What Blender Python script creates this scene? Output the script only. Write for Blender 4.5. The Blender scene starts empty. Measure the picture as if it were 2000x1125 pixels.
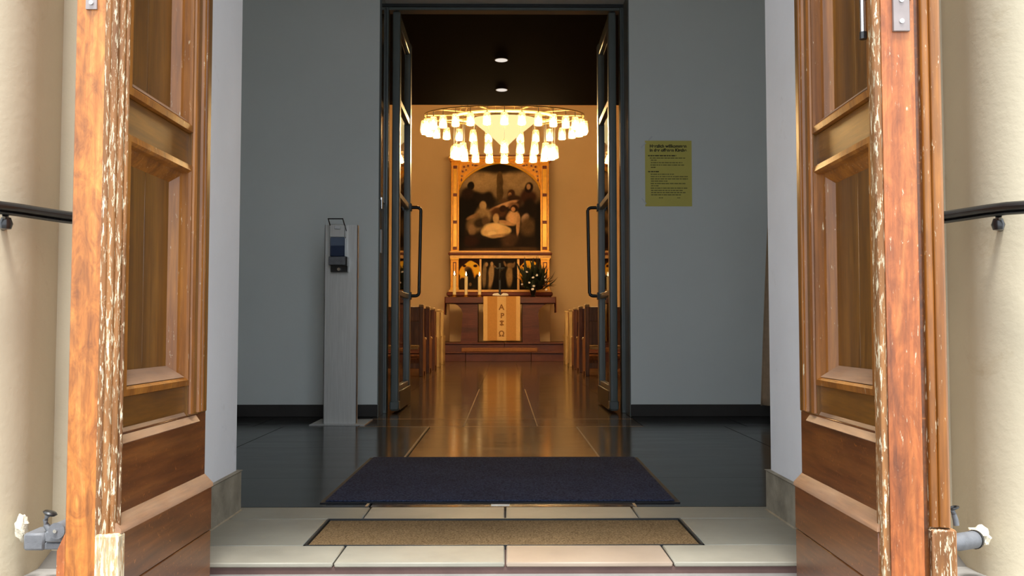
import bpy, bmesh, math, random
import numpy as np
from mathutils import Vector, Matrix

random.seed(7)
S = bpy.context.scene
COL = S.collection
PI = math.pi

# ------------------------------------------------------------------ camera, sky, exposure
cam = bpy.data.cameras.new('camera')
cam.sensor_width = 36.0
cam.lens = 36.0 * 1750 / 2000
cam.clip_start = 0.05
cam.clip_end = 300
cam_ob = bpy.data.objects.new('camera', cam)
COL.objects.link(cam_ob)
cam_ob.location = (0, 0, 0.60)
cam_ob.rotation_euler = (math.radians(90 + 2.63), 0, math.radians(-0.49))
S.camera = cam_ob

world = bpy.data.worlds.new('overcast_sky')
S.world = world
world.use_nodes = True
_bg = world.node_tree.nodes['Background']
_bg.inputs['Color'].default_value = (0.84, 0.92, 1.0, 1)      # even, bright overcast sky
_bg.inputs['Strength'].default_value = 2.75

sun = bpy.data.lights.new('hazy_sun', 'SUN')                  # high sun behind thin cloud
sun.energy = 8.0
sun.angle = math.radians(14)
sun.color = (1.0, 0.98, 0.94)
sun_ob = bpy.data.objects.new('hazy_sun', sun)
COL.objects.link(sun_ob)
sun_ob.rotation_euler = (math.radians(17), 0, 0)             # 73 degrees up, in front of the facade
sun_ob.location = (0, -3, 12)

S.view_settings.view_transform = 'Standard'
S.view_settings.look = 'None'
S.view_settings.gamma = 1
S.view_settings.use_curve_mapping = False
S.view_settings.exposure = 0.0

# ------------------------------------------------------------------ materials
def srgb(r, g, b):
    def f(c):
        c /= 255.0
        return c / 12.92 if c <= 0.04045 else ((c + 0.055) / 1.055) ** 2.4
    return (f(r), f(g), f(b), 1.0)

MATS = {}
def newmat(name):
    m = bpy.data.materials.new(name)
    m.use_nodes = True
    MATS[name] = m
    nt = m.node_tree
    return m, nt, nt.nodes['Principled BSDF']

def N(nt, kind, **kw):
    n = nt.nodes.new(kind)
    for k, v in kw.items():
        if k.startswith('i_'):
            n.inputs[k[2:].replace('_', ' ')].default_value = v
        else:
            setattr(n, k, v)
    return n

def coords(nt, scale=(1, 1, 1), rnd=True):
    tc = N(nt, 'ShaderNodeTexCoord')
    mp = N(nt, 'ShaderNodeMapping')
    mp.inputs['Scale'].default_value = scale
    nt.links.new(tc.outputs['Object'], mp.inputs['Vector'])
    if rnd:
        oi = N(nt, 'ShaderNodeObjectInfo')
        mu = N(nt, 'ShaderNodeMath', operation='MULTIPLY')
        mu.inputs[1].default_value = 23.0
        nt.links.new(oi.outputs['Random'], mu.inputs[0])
        cb = N(nt, 'ShaderNodeCombineXYZ')
        for k in range(3):
            nt.links.new(mu.outputs[0], cb.inputs[k])
        nt.links.new(cb.outputs[0], mp.inputs['Location'])
    return mp.outputs[0]

def noise(nt, vec, scale, detail=4, rough=0.55, dist=0.0):
    n = N(nt, 'ShaderNodeTexNoise')
    n.inputs['Scale'].default_value = scale
    n.inputs['Detail'].default_value = detail
    n.inputs['Roughness'].default_value = rough
    n.inputs['Distortion'].default_value = dist
    nt.links.new(vec, n.inputs['Vector'])
    return n.outputs['Fac']

def ramp(nt, fac, stops):
    r = N(nt, 'ShaderNodeValToRGB')
    el = r.color_ramp.elements
    while len(el) < len(stops):
        el.new(0.5)
    for e, (p, c) in zip(el, stops):
        e.position = p
        e.color = c
    nt.links.new(fac, r.inputs['Fac'])
    return r.outputs['Color']

def mixc(nt, fac, a, b, blend='MIX'):
    m = N(nt, 'ShaderNodeMix', data_type='RGBA', blend_type=blend)
    for sock, v in ((m.inputs['Factor'], fac), (m.inputs[6], a), (m.inputs[7], b)):
        if isinstance(v, (int, float)):
            sock.default_value = v
        elif isinstance(v, tuple):
            sock.default_value = v
        else:
            nt.links.new(v, sock)
    return m.outputs[2]

def bump(nt, bsdf, h, strength=0.2, dist=0.01):
    b = N(nt, 'ShaderNodeBump')
    b.inputs['Strength'].default_value = strength
    b.inputs['Distance'].default_value = dist
    nt.links.new(h, b.inputs['Height'])
    nt.links.new(b.outputs['Normal'], bsdf.inputs['Normal'])

BLK, WHT = (0, 0, 0, 1), (1, 1, 1, 1)

def mat_plain(name, col, rough=0.6, metal=0.0, var=0.12, scale=6, bmp=0.0, coat=0.0, spec=None):
    m, nt, b = newmat(name)
    v = coords(nt)
    f = noise(nt, v, scale, 5)
    d = tuple(c * (1 - var) for c in col[:3]) + (1,)
    l = tuple(min(1, c * (1 + var)) for c in col[:3]) + (1,)
    nt.links.new(ramp(nt, f, [(0.3, d), (0.7, l)]), b.inputs['Base Color'])
    b.inputs['Roughness'].default_value = rough
    b.inputs['Metallic'].default_value = metal
    b.inputs['Coat Weight'].default_value = coat
    b.inputs['Coat Roughness'].default_value = 0.1
    if spec is not None:
        b.inputs['Specular IOR Level'].default_value = spec
    if bmp:
        bump(nt, b, noise(nt, v, scale * 8, 4), bmp, 0.004)
    return m

def mat_wood(name, dark, mid, light, axis='z', wear=0.0, rough=0.42, coat=0.25, scratch=0.0, grain=22, dust=0.0, mottle=0.0):
    m, nt, b = newmat(name)
    st = {'z': (1, 1, 0.07), 'y': (1, 0.07, 1), 'x': (0.07, 1, 1)}[axis]
    v = coords(nt, st)
    v2 = coords(nt, (1, 1, 1))
    g = noise(nt, v, grain, 7, 0.62, 0.8)
    c = ramp(nt, g, [(0.28, dark), (0.5, mid), (0.72, light)])
    fine = noise(nt, v, grain * 7, 3, 0.6)
    c = mixc(nt, 0.35, c, ramp(nt, fine, [(0.35, (0.35, 0.35, 0.35, 1)), (0.65, (0.8, 0.8, 0.8, 1))]), 'OVERLAY')
    blot = noise(nt, v2, 3.2, 4)
    c = mixc(nt, 0.35, c, ramp(nt, blot, [(0.35, (0.3, 0.27, 0.25, 1)), (0.65, (0.7, 0.7, 0.7, 1))]), 'OVERLAY')
    if mottle:
        vm = coords(nt, (1, 1, 0.4))
        mo = noise(nt, vm, 38, 6, 0.7, 1.2)
        c = mixc(nt, mottle, c, ramp(nt, mo, [(0.32, (0.28, 0.24, 0.22, 1)), (0.66, (0.72, 0.72, 0.72, 1))]), 'OVERLAY')
    if scratch:
        vs = coords(nt, (1, 9, 9))
        s = noise(nt, vs, 5, 3, 0.5, 3.0)
        k = ramp(nt, s, [(0.665, BLK), (0.685, (0.7, 0.7, 0.7, 1))])
        c = mixc(nt, k, c, tuple(min(1, x * 1.9) for x in light[:3]) + (1,))
    if wear:
        vw = coords(nt, (1, 1, 0.16) if axis == 'z' else (1, 0.16, 1))
        w = noise(nt, vw, 190, 5, 0.7, 0.4)
        lo = 0.66 - 0.26 * wear
        k = ramp(nt, w, [(lo, BLK), (lo + 0.05, WHT)])
        w2 = noise(nt, vw, 120, 3, 0.6)
        pale = ramp(nt, w2, [(0.35, srgb(150, 132, 104)), (0.62, srgb(236, 220, 186))])
        c = mixc(nt, k, c, pale)
    if dust:
        dn = noise(nt, v2, 9, 5)
        k = ramp(nt, dn, [(0.30, (dust * .5,) * 3 + (1,)), (0.7, (dust,) * 3 + (1,))])
        c = mixc(nt, k, c, srgb(160, 144, 128))
    nt.links.new(c, b.inputs['Base Color'])
    b.inputs['Roughness'].default_value = rough
    b.inputs['Coat Weight'].default_value = coat
    b.inputs['Coat Roughness'].default_value = 0.25
    bump(nt, b, g, 0.12, 0.004)
    return m

def mat_emit(name, col, strength):
    m = bpy.data.materials.new(name)
    m.use_nodes = True
    nt = m.node_tree
    nt.nodes.clear()
    e = N(nt, 'ShaderNodeEmission')
    e.inputs['Color'].default_value = col
    e.inputs['Strength'].default_value = strength
    o = N(nt, 'ShaderNodeOutputMaterial')
    nt.links.new(e.outputs[0], o.inputs[0])
    MATS[name] = m
    return m

# plaster and paint
def mat_plaster(name, col, var=0.08, scale=1.6, rough=0.8, bmp=0.15, stain=None):
    m, nt, b = newmat(name)
    v = coords(nt, rnd=False)
    f = noise(nt, v, scale, 6, 0.6)
    d = tuple(c * (1 - var) for c in col[:3]) + (1,)
    l = tuple(min(1, c * (1 + var)) for c in col[:3]) + (1,)
    c = ramp(nt, f, [(0.3, d), (0.7, l)])
    if stain:
        s = noise(nt, v, 5.5, 8, 0.7, 0.5)
        k = ramp(nt, s, [(0.62, BLK), (0.75, (0.5, 0.5, 0.5, 1))])
        c = mixc(nt, k, c, stain)
    nt.links.new(c, b.inputs['Base Color'])
    b.inputs['Roughness'].default_value = rough
    bump(nt, b, noise(nt, v, 45, 5, 0.6), bmp, 0.004)
    return m

mat_plaster('vestibule_paint', (0.74, 0.78, 0.765, 1), 0.03, 1.2, 0.6, 0.06)
mat_plaster('reveal_paint', (0.80, 0.81, 0.84, 1), 0.04, 3.0, 0.7, 0.12, srgb(170, 168, 165))
mat_plaster('cream_render', (0.54, 0.475, 0.345, 1), 0.06, 2.2, 0.85, 0.3, srgb(168, 150, 118))
mat_plaster('nave_plaster', (0.68, 0.50, 0.30, 1), 0.04, 0.9, 0.85, 0.1)
mat_plaster('white_ceiling', (0.62, 0.60, 0.56, 1), 0.03, 1.0, 0.8, 0.05)
mat_plaster('plinth_stone', srgb(142, 134, 118), 0.4, 9.0, 0.7, 0.3, srgb(66, 62, 58))
mat_plaster('dark_plinth', srgb(52, 49, 47), 0.2, 4.0, 0.75, 0.2)
mat_plaster('ground_stone', srgb(104, 100, 94), 0.12, 3.0, 0.85, 0.3)
mat_plaster('step_granite', srgb(146, 143, 138), 0.15, 9.0, 0.8, 0.3)
mat_plaster('riser_red', srgb(96, 72, 66), 0.2, 9.0, 0.8, 0.3)
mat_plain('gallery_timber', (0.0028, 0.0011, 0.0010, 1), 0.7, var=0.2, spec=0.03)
mat_plain('grout', srgb(196, 160, 116), 0.85, scale=20)
mat_plain('dark_grout', srgb(34, 32, 30), 0.8, scale=20)

def mat_polished(name, dark, light, rough=0.13, spec=0.5):
    m, nt, b = newmat(name)
    v = coords(nt, (0.6, 2.2, 1))
    f = noise(nt, v, 3.5, 7, 0.65, 0.7)
    nt.links.new(ramp(nt, f, [(0.3, dark), (0.7, light)]), b.inputs['Base Color'])
    v2 = coords(nt, (0.5, 2.0, 1))
    r = noise(nt, v2, 5, 4)
    mr = N(nt, 'ShaderNodeMapRange')
    mr.inputs['To Min'].default_value = rough * 0.65
    mr.inputs['To Max'].default_value = rough * 1.5
    nt.links.new(r, mr.inputs['Value'])
    nt.links.new(mr.outputs[0], b.inputs['Roughness'])
    b.inputs['Specular IOR Level'].default_value = spec
    bump(nt, b, noise(nt, v2, 3.0, 3), 0.05, 0.01)
    return m

mat_polished('slate_tile', (0.006, 0.0065, 0.007, 1), (0.016, 0.017, 0.018, 1), 0.15, 0.32)
mat_polished('nave_tile', (0.045, 0.026, 0.013, 1), (0.10, 0.062, 0.03, 1), 0.12, 0.85)
mat_polished('altar_step_stone', srgb(70, 36, 30), srgb(100, 54, 42), 0.4)
mat_plain('slab_pale', srgb(158, 153, 138), 0.55, var=0.14, scale=5, bmp=0.15)
mat_plain('slab_grey', srgb(140, 138, 126), 0.55, var=0.14, scale=4, bmp=0.15)
mat_plain('slab_pink', srgb(164, 146, 128), 0.55, var=0.12, scale=4, bmp=0.15)

# woods
OD, OM, OL = srgb(140, 72, 22), srgb(186, 106, 40), srgb(212, 134, 58)
mat_wood('door_orange', srgb(116, 66, 22), srgb(168, 102, 40), srgb(200, 138, 72), mottle=0.9)
mat_wood('door_edge_red', srgb(90, 50, 30), srgb(156, 86, 40), srgb(186, 118, 62), wear=0.1, mottle=0.6)
mat_wood('door_brown', srgb(78, 47, 11), srgb(108, 69, 18), srgb(128, 86, 27), rough=0.33, coat=0.5)
mat_wood('door_brown_h', srgb(78, 46, 11), srgb(108, 68, 18), srgb(128, 84, 26), axis='y', rough=0.33, coat=0.5)
mat_wood('door_dark_h', srgb(64, 34, 12), srgb(98, 54, 20), srgb(120, 72, 30), axis='y', rough=0.35, coat=0.4, scratch=1)
mat_wood('door_worn', srgb(88, 54, 24), srgb(124, 80, 38), srgb(150, 102, 56), wear=0.45, rough=0.6, coat=0.0)
mat_wood('door_white_worn', srgb(150, 110, 70), srgb(190, 150, 104), srgb(200, 164, 120), wear=0.72, rough=0.7, coat=0.0)
mat_wood('door_moulding', srgb(92, 52, 13), srgb(128, 76, 22), srgb(154, 98, 34), wear=0.08)
mat_wood('door_ledge', srgb(112, 70, 38), srgb(138, 94, 58), srgb(156, 116, 80), axis='y', rough=0.55, coat=0.05, dust=0.4)
mat_wood('pew_wood', srgb(70, 36, 18), srgb(112, 66, 34), srgb(138, 88, 50), rough=0.4, coat=0.2)
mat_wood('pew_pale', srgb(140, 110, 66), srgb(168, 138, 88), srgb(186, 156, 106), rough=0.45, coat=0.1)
mat_wood('altar_red', srgb(58, 24, 20), srgb(84, 36, 28), srgb(102, 48, 36), axis='x', rough=0.5, coat=0.05, grain=9)

# metals and paints
mat_plain('frame_grey', srgb(98, 106, 104), 0.35, var=0.08, coat=0.2)
mat_plain('frame_gloss', srgb(98, 106, 106), 0.05, var=0.05, coat=1.0)
mat_plain('frame_dark', srgb(40, 44, 46), 0.4, var=0.1)
mat_plain('black_iron', (0.010, 0.010, 0.011, 1), 0.32, var=0.2, scale=30, coat=0.3)
mat_plain('grey_iron', srgb(104, 106, 110), 0.55, var=0.15, scale=40, bmp=0.2)
mat_plain('steel_plate', srgb(150, 138, 134), 0.4, metal=0.5, var=0.1, scale=20)
mat_plain('bright_steel', (0.72, 0.72, 0.72, 1), 0.22, metal=1.0, var=0.05)
mat_plain('white_plastic', srgb(206, 208, 208), 0.4, var=0.03)
mat_plain('chalky_plaster', srgb(222, 212, 190), 0.9, var=0.25, scale=24, bmp=0.8)
mat_plain('blue_liquid', srgb(52, 66, 92), 0.12, var=0.1, coat=0.4)
mat_plain('blue_plastic', srgb(98, 112, 134), 0.15, var=0.08, coat=0.4)
mat_plain('tan_cloth', srgb(176, 150, 122), 0.9, var=0.08, scale=40, bmp=0.2)
mat_plain('yellow_paper', srgb(214, 202, 104), 0.7, var=0.04)
mat_plain('print_black', srgb(30, 30, 18), 0.7, var=0.05)
mat_plain('print_grey', srgb(92, 88, 44), 0.7, var=0.1)
mat_plain('clear_tape', srgb(216, 220, 222), 0.25, var=0.05)
mat_plain('paper_white', srgb(238, 236, 230), 0.7, var=0.03)
mat_plain('gold', srgb(246, 164, 36), 0.34, metal=0.2, var=0.2, scale=14, bmp=0.1)
mat_plain('gold_bright', srgb(252, 186, 60), 0.3, metal=0.15, var=0.15, scale=14)
mat_plain('gold_pale', srgb(236, 184, 110), 0.45, metal=0.1, var=0.12, scale=14)
mat_plain('retable_red', srgb(110, 38, 22), 0.5, var=0.15)
mat_plain('retable_dark', srgb(46, 24, 16), 0.5, var=0.15)
mat_plain('candle_wax', srgb(240, 222, 176), 0.45, var=0.03)
mat_plain('brass', srgb(206, 156, 70), 0.3, metal=0.9, var=0.08)
mat_plain('chandelier_brass', srgb(120, 96, 54), 0.45, metal=0.2, var=0.06)
mat_plain('bronze_black', (0.012, 0.011, 0.010, 1), 0.35, metal=0.4, var=0.2)
mat_plain('leaf_dark', (0.012, 0.020, 0.010, 1), 0.5, var=0.4)
mat_plain('leaf_brown', srgb(70, 46, 26), 0.6, var=0.25)
mat_plain('petal_white', srgb(226, 220, 226), 0.6, var=0.06)
mat_plain('cloth_tan', srgb(196, 142, 76), 0.9, var=0.08, scale=60, bmp=0.15)
mat_plain('cloth_cream', srgb(224, 184, 124), 0.9, var=0.06, scale=60, bmp=0.15)
mat_plain('cloth_letter', srgb(138, 92, 46), 0.85, var=0.1, scale=60)
mat_plain('cloth_red', srgb(104, 40, 26), 0.85, var=0.12, scale=50)
mat_plain('cushion_cloth', srgb(132, 86, 54), 0.9, var=0.12, scale=40, bmp=0.2)
mat_emit('bulb_glow', (1.0, 0.69, 0.33, 1), 150)
mat_plain('hoop_cream', srgb(236, 210, 150), 0.5, var=0.05)
mat_emit('bowl_glow', (1.0, 0.74, 0.32, 1), 1.25)
mat_emit('flame_glow', (1.0, 0.72, 0.34, 1), 9)
mat_emit('downlight_glow', (1.0, 0.90, 0.80, 1), 0.85)

# brushed steel for the dispenser stand
m, nt, b = newmat('brushed_steel')
v = coords(nt, (60, 1, 1))
f = noise(nt, v, 6, 4)
nt.links.new(ramp(nt, f, [(0.3, (0.56, 0.56, 0.54, 1)), (0.7, (0.70, 0.70, 0.68, 1))]), b.inputs['Base Color'])
b.inputs['Metallic'].default_value = 0.45
b.inputs['Roughness'].default_value = 0.38

# carpets
def mat_carpet(name, dark, light, scale, bmp=0.9, dist=0.006):
    m, nt, b = newmat(name)
    v = coords(nt, rnd=False)
    f = noise(nt, v, scale, 3, 0.7)
    big = noise(nt, v, 3.0, 5, 0.6)
    c = ramp(nt, f, [(0.35, dark), (0.68, light)])
    c = mixc(nt, 0.4, c, ramp(nt, big, [(0.3, (0.32, 0.32, 0.32, 1)), (0.7, (0.68, 0.68, 0.68, 1))]), 'OVERLAY')
    nt.links.new(c, b.inputs['Base Color'])
    b.inputs['Roughness'].default_value = 0.95
    b.inputs['Specular IOR Level'].default_value = 0.1
    bump(nt, b, f, bmp, dist)
    return m
mat_carpet('navy_pile', (0.008, 0.011, 0.026, 1), (0.06, 0.075, 0.14, 1), 150)
mat_carpet('coir', srgb(96, 74, 48), srgb(168, 140, 102), 190)
mat_plain('rubber_edge', (0.008, 0.009, 0.013, 1), 0.7)

# window glass: clear with Fresnel reflection
def mat_glass(name, tint=(1, 1, 1, 1)):
    m = bpy.data.materials.new(name)
    m.use_nodes = True
    nt = m.node_tree
    nt.nodes.clear()
    fr = N(nt, 'ShaderNodeFresnel')
    fr.inputs['IOR'].default_value = 1.5
    tr = N(nt, 'ShaderNodeBsdfTransparent')
    tr.inputs['Color'].default_value = tint
    gl = N(nt, 'ShaderNodeBsdfGlossy')
    gl.inputs['Roughness'].default_value = 0.02
    mx = N(nt, 'ShaderNodeMixShader')
    o = N(nt, 'ShaderNodeOutputMaterial')
    nt.links.new(fr.outputs[0], mx.inputs[0])
    nt.links.new(tr.outputs[0], mx.inputs[1])
    nt.links.new(gl.outputs[0], mx.inputs[2])
    nt.links.new(mx.outputs[0], o.inputs[0])
    MATS[name] = m
    return m
mat_glass('clear_glass', (0.96, 0.98, 0.97, 1))
# lamp glass: part clear, part milky
m = bpy.data.materials.new('lamp_glass')
m.use_nodes = True
nt = m.node_tree
nt.nodes.clear()
_tr = N(nt, 'ShaderNodeBsdfTransparent')
_tr.inputs['Color'].default_value = (1.0, 0.93, 0.82, 1)
_tl = N(nt, 'ShaderNodeBsdfTranslucent')
_tl.inputs['Color'].default_value = (1.0, 0.86, 0.62, 1)
_mx = N(nt, 'ShaderNodeMixShader')
_mx.inputs[0].default_value = 0.05
_o = N(nt, 'ShaderNodeOutputMaterial')
nt.links.new(_tr.outputs[0], _mx.inputs[1])
nt.links.new(_tl.outputs[0], _mx.inputs[2])
nt.links.new(_mx.outputs[0], _o.inputs[0])
MATS['lamp_glass'] = m
# colour-attribute paint for the painted panels
m, nt, b = newmat('oil_paint')
_at = N(nt, 'ShaderNodeVertexColor')
_at.layer_name = 'paint'
_v = coords(nt, rnd=False)
_f = noise(nt, _v, 22, 6, 0.65)
nt.links.new(mixc(nt, 0.3, _at.outputs['Color'], ramp(nt, _f, [(0.3, (0.25, 0.25, 0.25, 1)), (0.7, (0.75, 0.75, 0.75, 1))]), 'OVERLAY'), b.inputs['Base Color'])
b.inputs['Roughness'].default_value = 0.6
b.inputs['Specular IOR Level'].default_value = 0.12

# ------------------------------------------------------------------ measured places: photograph pixel + depth -> point
_CR = cam_ob.rotation_euler.to_matrix()
def at(x, y_, d):
    r = _CR @ Vector(((x - 1000) / 1750.0, -(y_ - 562.5) / 1750.0, -1.0))
    r *= d / r.y
    return Vector((r.x, d, 0.60 + r.z))

# ------------------------------------------------------------------ mesh helpers
def base_of(parent):
    o = parent
    while o is not None and o.parent is not None:
        o = o.parent
    return Vector(o.location) if o is not None else Vector((0, 0, 0))

class MB:
    """Collects shapes given in world coordinates, builds one mesh object."""
    def __init__(self):
        self.bm = bmesh.new()
    def poly(self, pts, faces):
        vs = [self.bm.verts.new(p) for p in pts]
        for f in faces:
            try:
                self.bm.faces.new([vs[i] for i in f])
            except ValueError:
                pass
        return self
    def box(self, x0, x1, y0, y1, z0, z1):
        if x0 > x1: x0, x1 = x1, x0
        if y0 > y1: y0, y1 = y1, y0
        if z0 > z1: z0, z1 = z1, z0
        p = [(x0, y0, z0), (x1, y0, z0), (x1, y1, z0), (x0, y1, z0),
             (x0, y0, z1), (x1, y0, z1), (x1, y1, z1), (x0, y1, z1)]
        return self.poly(p, [(0, 3, 2, 1), (4, 5, 6, 7), (0, 1, 5, 4), (1, 2, 6, 5), (2, 3, 7, 6), (3, 0, 4, 7)])
    def prism(self, pts, axis, a, b):
        """polygon pts in the plane across `axis`, extruded from a to b"""
        def P(u, v, w):
            return {'x': (w, u, v), 'y': (u, w, v), 'z': (u, v, w)}[axis]
        n = len(pts)
        p = [P(u, v, a) for u, v in pts] + [P(u, v, b) for u, v in pts]
        f = [tuple(range(n)), tuple(range(2 * n - 1, n - 1, -1))]
        f += [(i, (i + 1) % n, n + (i + 1) % n, n + i) for i in range(n)]
        return self.poly(p, f)
    def tube(self, path, r, n=10, squash=None, cap=True, closed=False):
        path = [Vector(p) for p in path]
        m_ = len(path)
        rs = r if isinstance(r, (list, tuple)) else [r] * m_
        rings = []
        up = Vector((0, 0, 1))
        for i, p in enumerate(path):
            if closed:
                t = path[(i + 1) % m_] - path[i - 1]
            else:
                t = path[min(i + 1, m_ - 1)] - path[max(i - 1, 0)]
            t.normalize()
            ref = up if abs(t.z) < 0.95 else Vector((0, 1, 0))
            s = t.cross(ref).normalized()
            u = s.cross(t).normalized()
            a, b2 = (rs[i], rs[i]) if squash is None else (rs[i] * squash[0], rs[i] * squash[1])
            rings.append([self.bm.verts.new(p + s * a * math.cos(2 * PI * k / n) + u * b2 * math.sin(2 * PI * k / n)) for k in range(n)])
        last = m_ if closed else m_ - 1
        for i in range(last):
            A, B = rings[i], rings[(i + 1) % m_]
            for k in range(n):
                self.bm.faces.new((A[k], A[(k + 1) % n], B[(k + 1) % n], B[k]))
        if cap and not closed:
            self.bm.faces.new(rings[0][::-1])
            self.bm.faces.new(rings[-1])
        return self
    def lathe(self, c, prof, n=20, sx=1.0, sy=1.0):
        """prof: (radius, z) from bottom to top, around the vertical axis through c"""
        rings = []
        for r, z in prof:
            if r < 1e-6:
                rings.append([self.bm.verts.new((c[0], c[1], c[2] + z))])
            else:
                rings.append([self.bm.verts.new((c[0] + sx * r * math.cos(2 * PI * k / n), c[1] + sy * r * math.sin(2 * PI * k / n), c[2] + z)) for k in range(n)])
        for A, B in zip(rings, rings[1:]):
            if len(A) == 1 and len(B) == 1:
                continue
            for k in range(n):
                k2 = (k + 1) % n
                if len(A) == 1:
                    self.bm.faces.new((A[0], B[k2], B[k]))
                elif len(B) == 1:
                    self.bm.faces.new((A[k], A[k2], B[0]))
                else:
                    self.bm.faces.new((A[k], A[k2], B[k2], B[k]))
        if len(rings[0]) > 1:
            self.bm.faces.new(rings[0][::-1])
        if len(rings[-1]) > 1:
            self.bm.faces.new(rings[-1])
        return self
    def disc_y(self, cx, cz, r, y0, y1, n=16):
        return self.prism([(cx + r * math.cos(2 * PI * k / n), cz + r * math.sin(2 * PI * k / n)) for k in range(n)], 'y', y0, y1)
    def build(self, name, mat, parent=None, bevel=0.0, smooth=40, seg=1):
        bm = self.bm
        if bevel:
            bmesh.ops.remove_doubles(bm, verts=bm.verts, dist=1e-6)
            ed = [e for e in bm.edges if len(e.link_faces) == 2 and e.calc_face_angle(0) > 0.5]
            bmesh.ops.bevel(bm, geom=ed, offset=bevel, segments=seg, profile=0.6, affect='EDGES', clamp_overlap=True)
        bmesh.ops.recalc_face_normals(bm, faces=bm.faces)
        off = base_of(parent)
        if off.length > 0:
            bmesh.ops.translate(bm, verts=bm.verts, vec=-off)
        me = bpy.data.meshes.new(name)
        bm.to_mesh(me)
        bm.free()
        if smooth:
            me.polygons.foreach_set('use_smooth', [True] * len(me.polygons))
            me.set_sharp_from_angle(angle=math.radians(smooth))
        me.materials.append(MATS[mat])
        o = bpy.data.objects.new(name, me)
        COL.objects.link(o)
        o.parent = parent
        return o

def tag(o, label=None, cat=None, group=None, kind=None):
    if label: o['label'] = label
    if cat: o['category'] = cat
    if group: o['group'] = group
    if kind: o['kind'] = kind
    return o

def thing(name, loc, label, cat, group=None, kind=None):
    o = bpy.data.objects.new(name, None)
    o.empty_display_size = 0.1
    COL.objects.link(o)
    o.location = loc
    return tag(o, label, cat, group, kind)

def struct(o, label, cat):
    return tag(o, label, cat, kind='structure')

def text_mesh(txt, size, mat, name, parent, center, rot=(PI / 2, 0, 0), bold=0.0, depth=0.0006):
    cu = bpy.data.curves.new(name, 'FONT')
    cu.body = txt
    cu.size = size
    cu.align_x = 'CENTER'
    cu.align_y = 'CENTER'
    cu.extrude = depth
    cu.offset = bold
    tmp = bpy.data.objects.new('tmp', cu)
    COL.objects.link(tmp)
    dg = bpy.context.evaluated_depsgraph_get()
    me = bpy.data.meshes.new_from_object(tmp.evaluated_get(dg))
    bpy.data.objects.remove(tmp)
    M = Matrix.Translation(Vector(center) - base_of(parent)) @ Matrix.Rotation(rot[2], 4, 'Z') @ Matrix.Rotation(rot[0], 4, 'X')
    me.transform(M)
    me.materials.clear()
    me.materials.append(MATS[mat])
    me.name = name
    o = bpy.data.objects.new(name, me)
    COL.objects.link(o)
    o.parent = parent
    return o

# ================================================================== THE SETTING
ZL = -0.030                      # landing just below the threshold
# ground and entrance steps
g = MB().box(-14, 14, -16, 0.9, -0.9, -0.70).build('ground', 'ground_stone')
struct(g, 'pale paved ground in front of the entrance steps', 'ground')
for k, (y0, y1, z) in enumerate(((0.9, 1.25, -0.53), (1.25, 1.6, -0.36), (1.6, 1.95, -0.19))):
    o = MB().box(-1.6, 1.6, y0, y1 + 0.02, -0.9, z).build('entrance_step', 'step_granite', bevel=0.008)
    struct(o, ['lowest', 'second', 'third'][k] + ' granite step rising to the church doorway', 'step')
landing = MB().box(-1.6, 1.6, 1.95, 2.62, -0.9, ZL).build('landing', 'step_granite', bevel=0.004)
struct(landing, 'worn granite landing directly under the stone threshold', 'landing')
for s, nm in ((-1, 'west'), (1, 'east')):
    o = MB().box(s * 1.6, s * 1.95, 0.9, 2.235, -0.9, -0.05).build('step_cheek', 'cream_render', bevel=0.01)
    struct(o, 'low cream wall flanking the steps by the ' + ('fluted' if s < 0 else 'lock plated') + ' door leaf', 'wall')

# facade with the opening of the outer doors
for s, nm in ((-1, 'left'), (1, 'right')):
    w = MB().box(s * 0.905, s * 5.0, 2.47, 3.0, -0.9, 6.5).build('wall_facade_' + nm, 'cream_render')
    struct(w, 'cream rendered church facade beside the ' + ('fluted' if s < 0 else 'lock plated') + ' wooden door leaf', 'wall')
    # rounded portal shaft
    rc, xe, yf = 0.115, 1.228, 2.235
    prof = [(s * 1.95, 2.47), (s * xe, 2.47)] + [(s * (xe + rc - rc * math.cos(k / 14 * PI / 2)), yf + rc - rc * math.sin(k / 14 * PI / 2)) for k in range(15)] + [(s * 1.95, yf)]
    sh = MB().prism(prof, 'z', -0.9, 6.5).build('wall_portal_pier_' + nm, 'cream_render')
    struct(sh, 'round cornered cream portal pier behind the ' + ('fluted' if s < 0 else 'lock plated') + ' door leaf', 'column')
    # mortar fillet where the wall meets the landing
    f = MB().prism([(2.47, ZL), (2.40, ZL), (2.47, ZL + 0.03)], 'x', s * 0.95, s * 1.27).build('trim_%d' % (1 if s < 0 else 2), 'ground_stone')
    struct(f, 'sloping mortar fillet at the foot of the facade by the ' + ('square' if s < 0 else 'round') + ' door holdback', 'trim')
    # white reveal with stone plinth
    r = MB().box(s * 0.888, s * 0.91, 2.36, 3.0, 0.0, 3.28).build('wall_reveal_' + nm, 'reveal_paint')
    struct(r, 'white plastered reveal of the outer doorway by the ' + ('fluted' if s < 0 else 'lock plated') + ' leaf', 'wall')
    p = MB().prism([(s * 0.876, 2.36), (s * 0.873, 3.012), (s * 0.95, 3.012), (s * 0.95, 2.36)], 'z', 0.0, 0.132).build('baseboard_reveal_' + nm, 'plinth_stone', bevel=0.004)
    struct(p, 'weathered stone plinth under the ' + ('left' if s < 0 else 'right') + ' white reveal', 'plinth')
    # timber jamb
    j = MB().box(s * 0.778, s * 0.96, 2.225, 2.335, ZL, 3.3).build('door_jamb_' + nm, 'door_orange', bevel=0.004)
    struct(j, 'timber door jamb the ' + ('fluted' if s < 0 else 'lock plated') + ' leaf hangs on', 'door frame')
w = MB().box(-0.905, 0.905, 2.47, 3.0, 3.28, 6.5).build('wall_facade_top', 'cream_render')
struct(w, 'cream facade wall above the outer doorway', 'wall')

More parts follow.
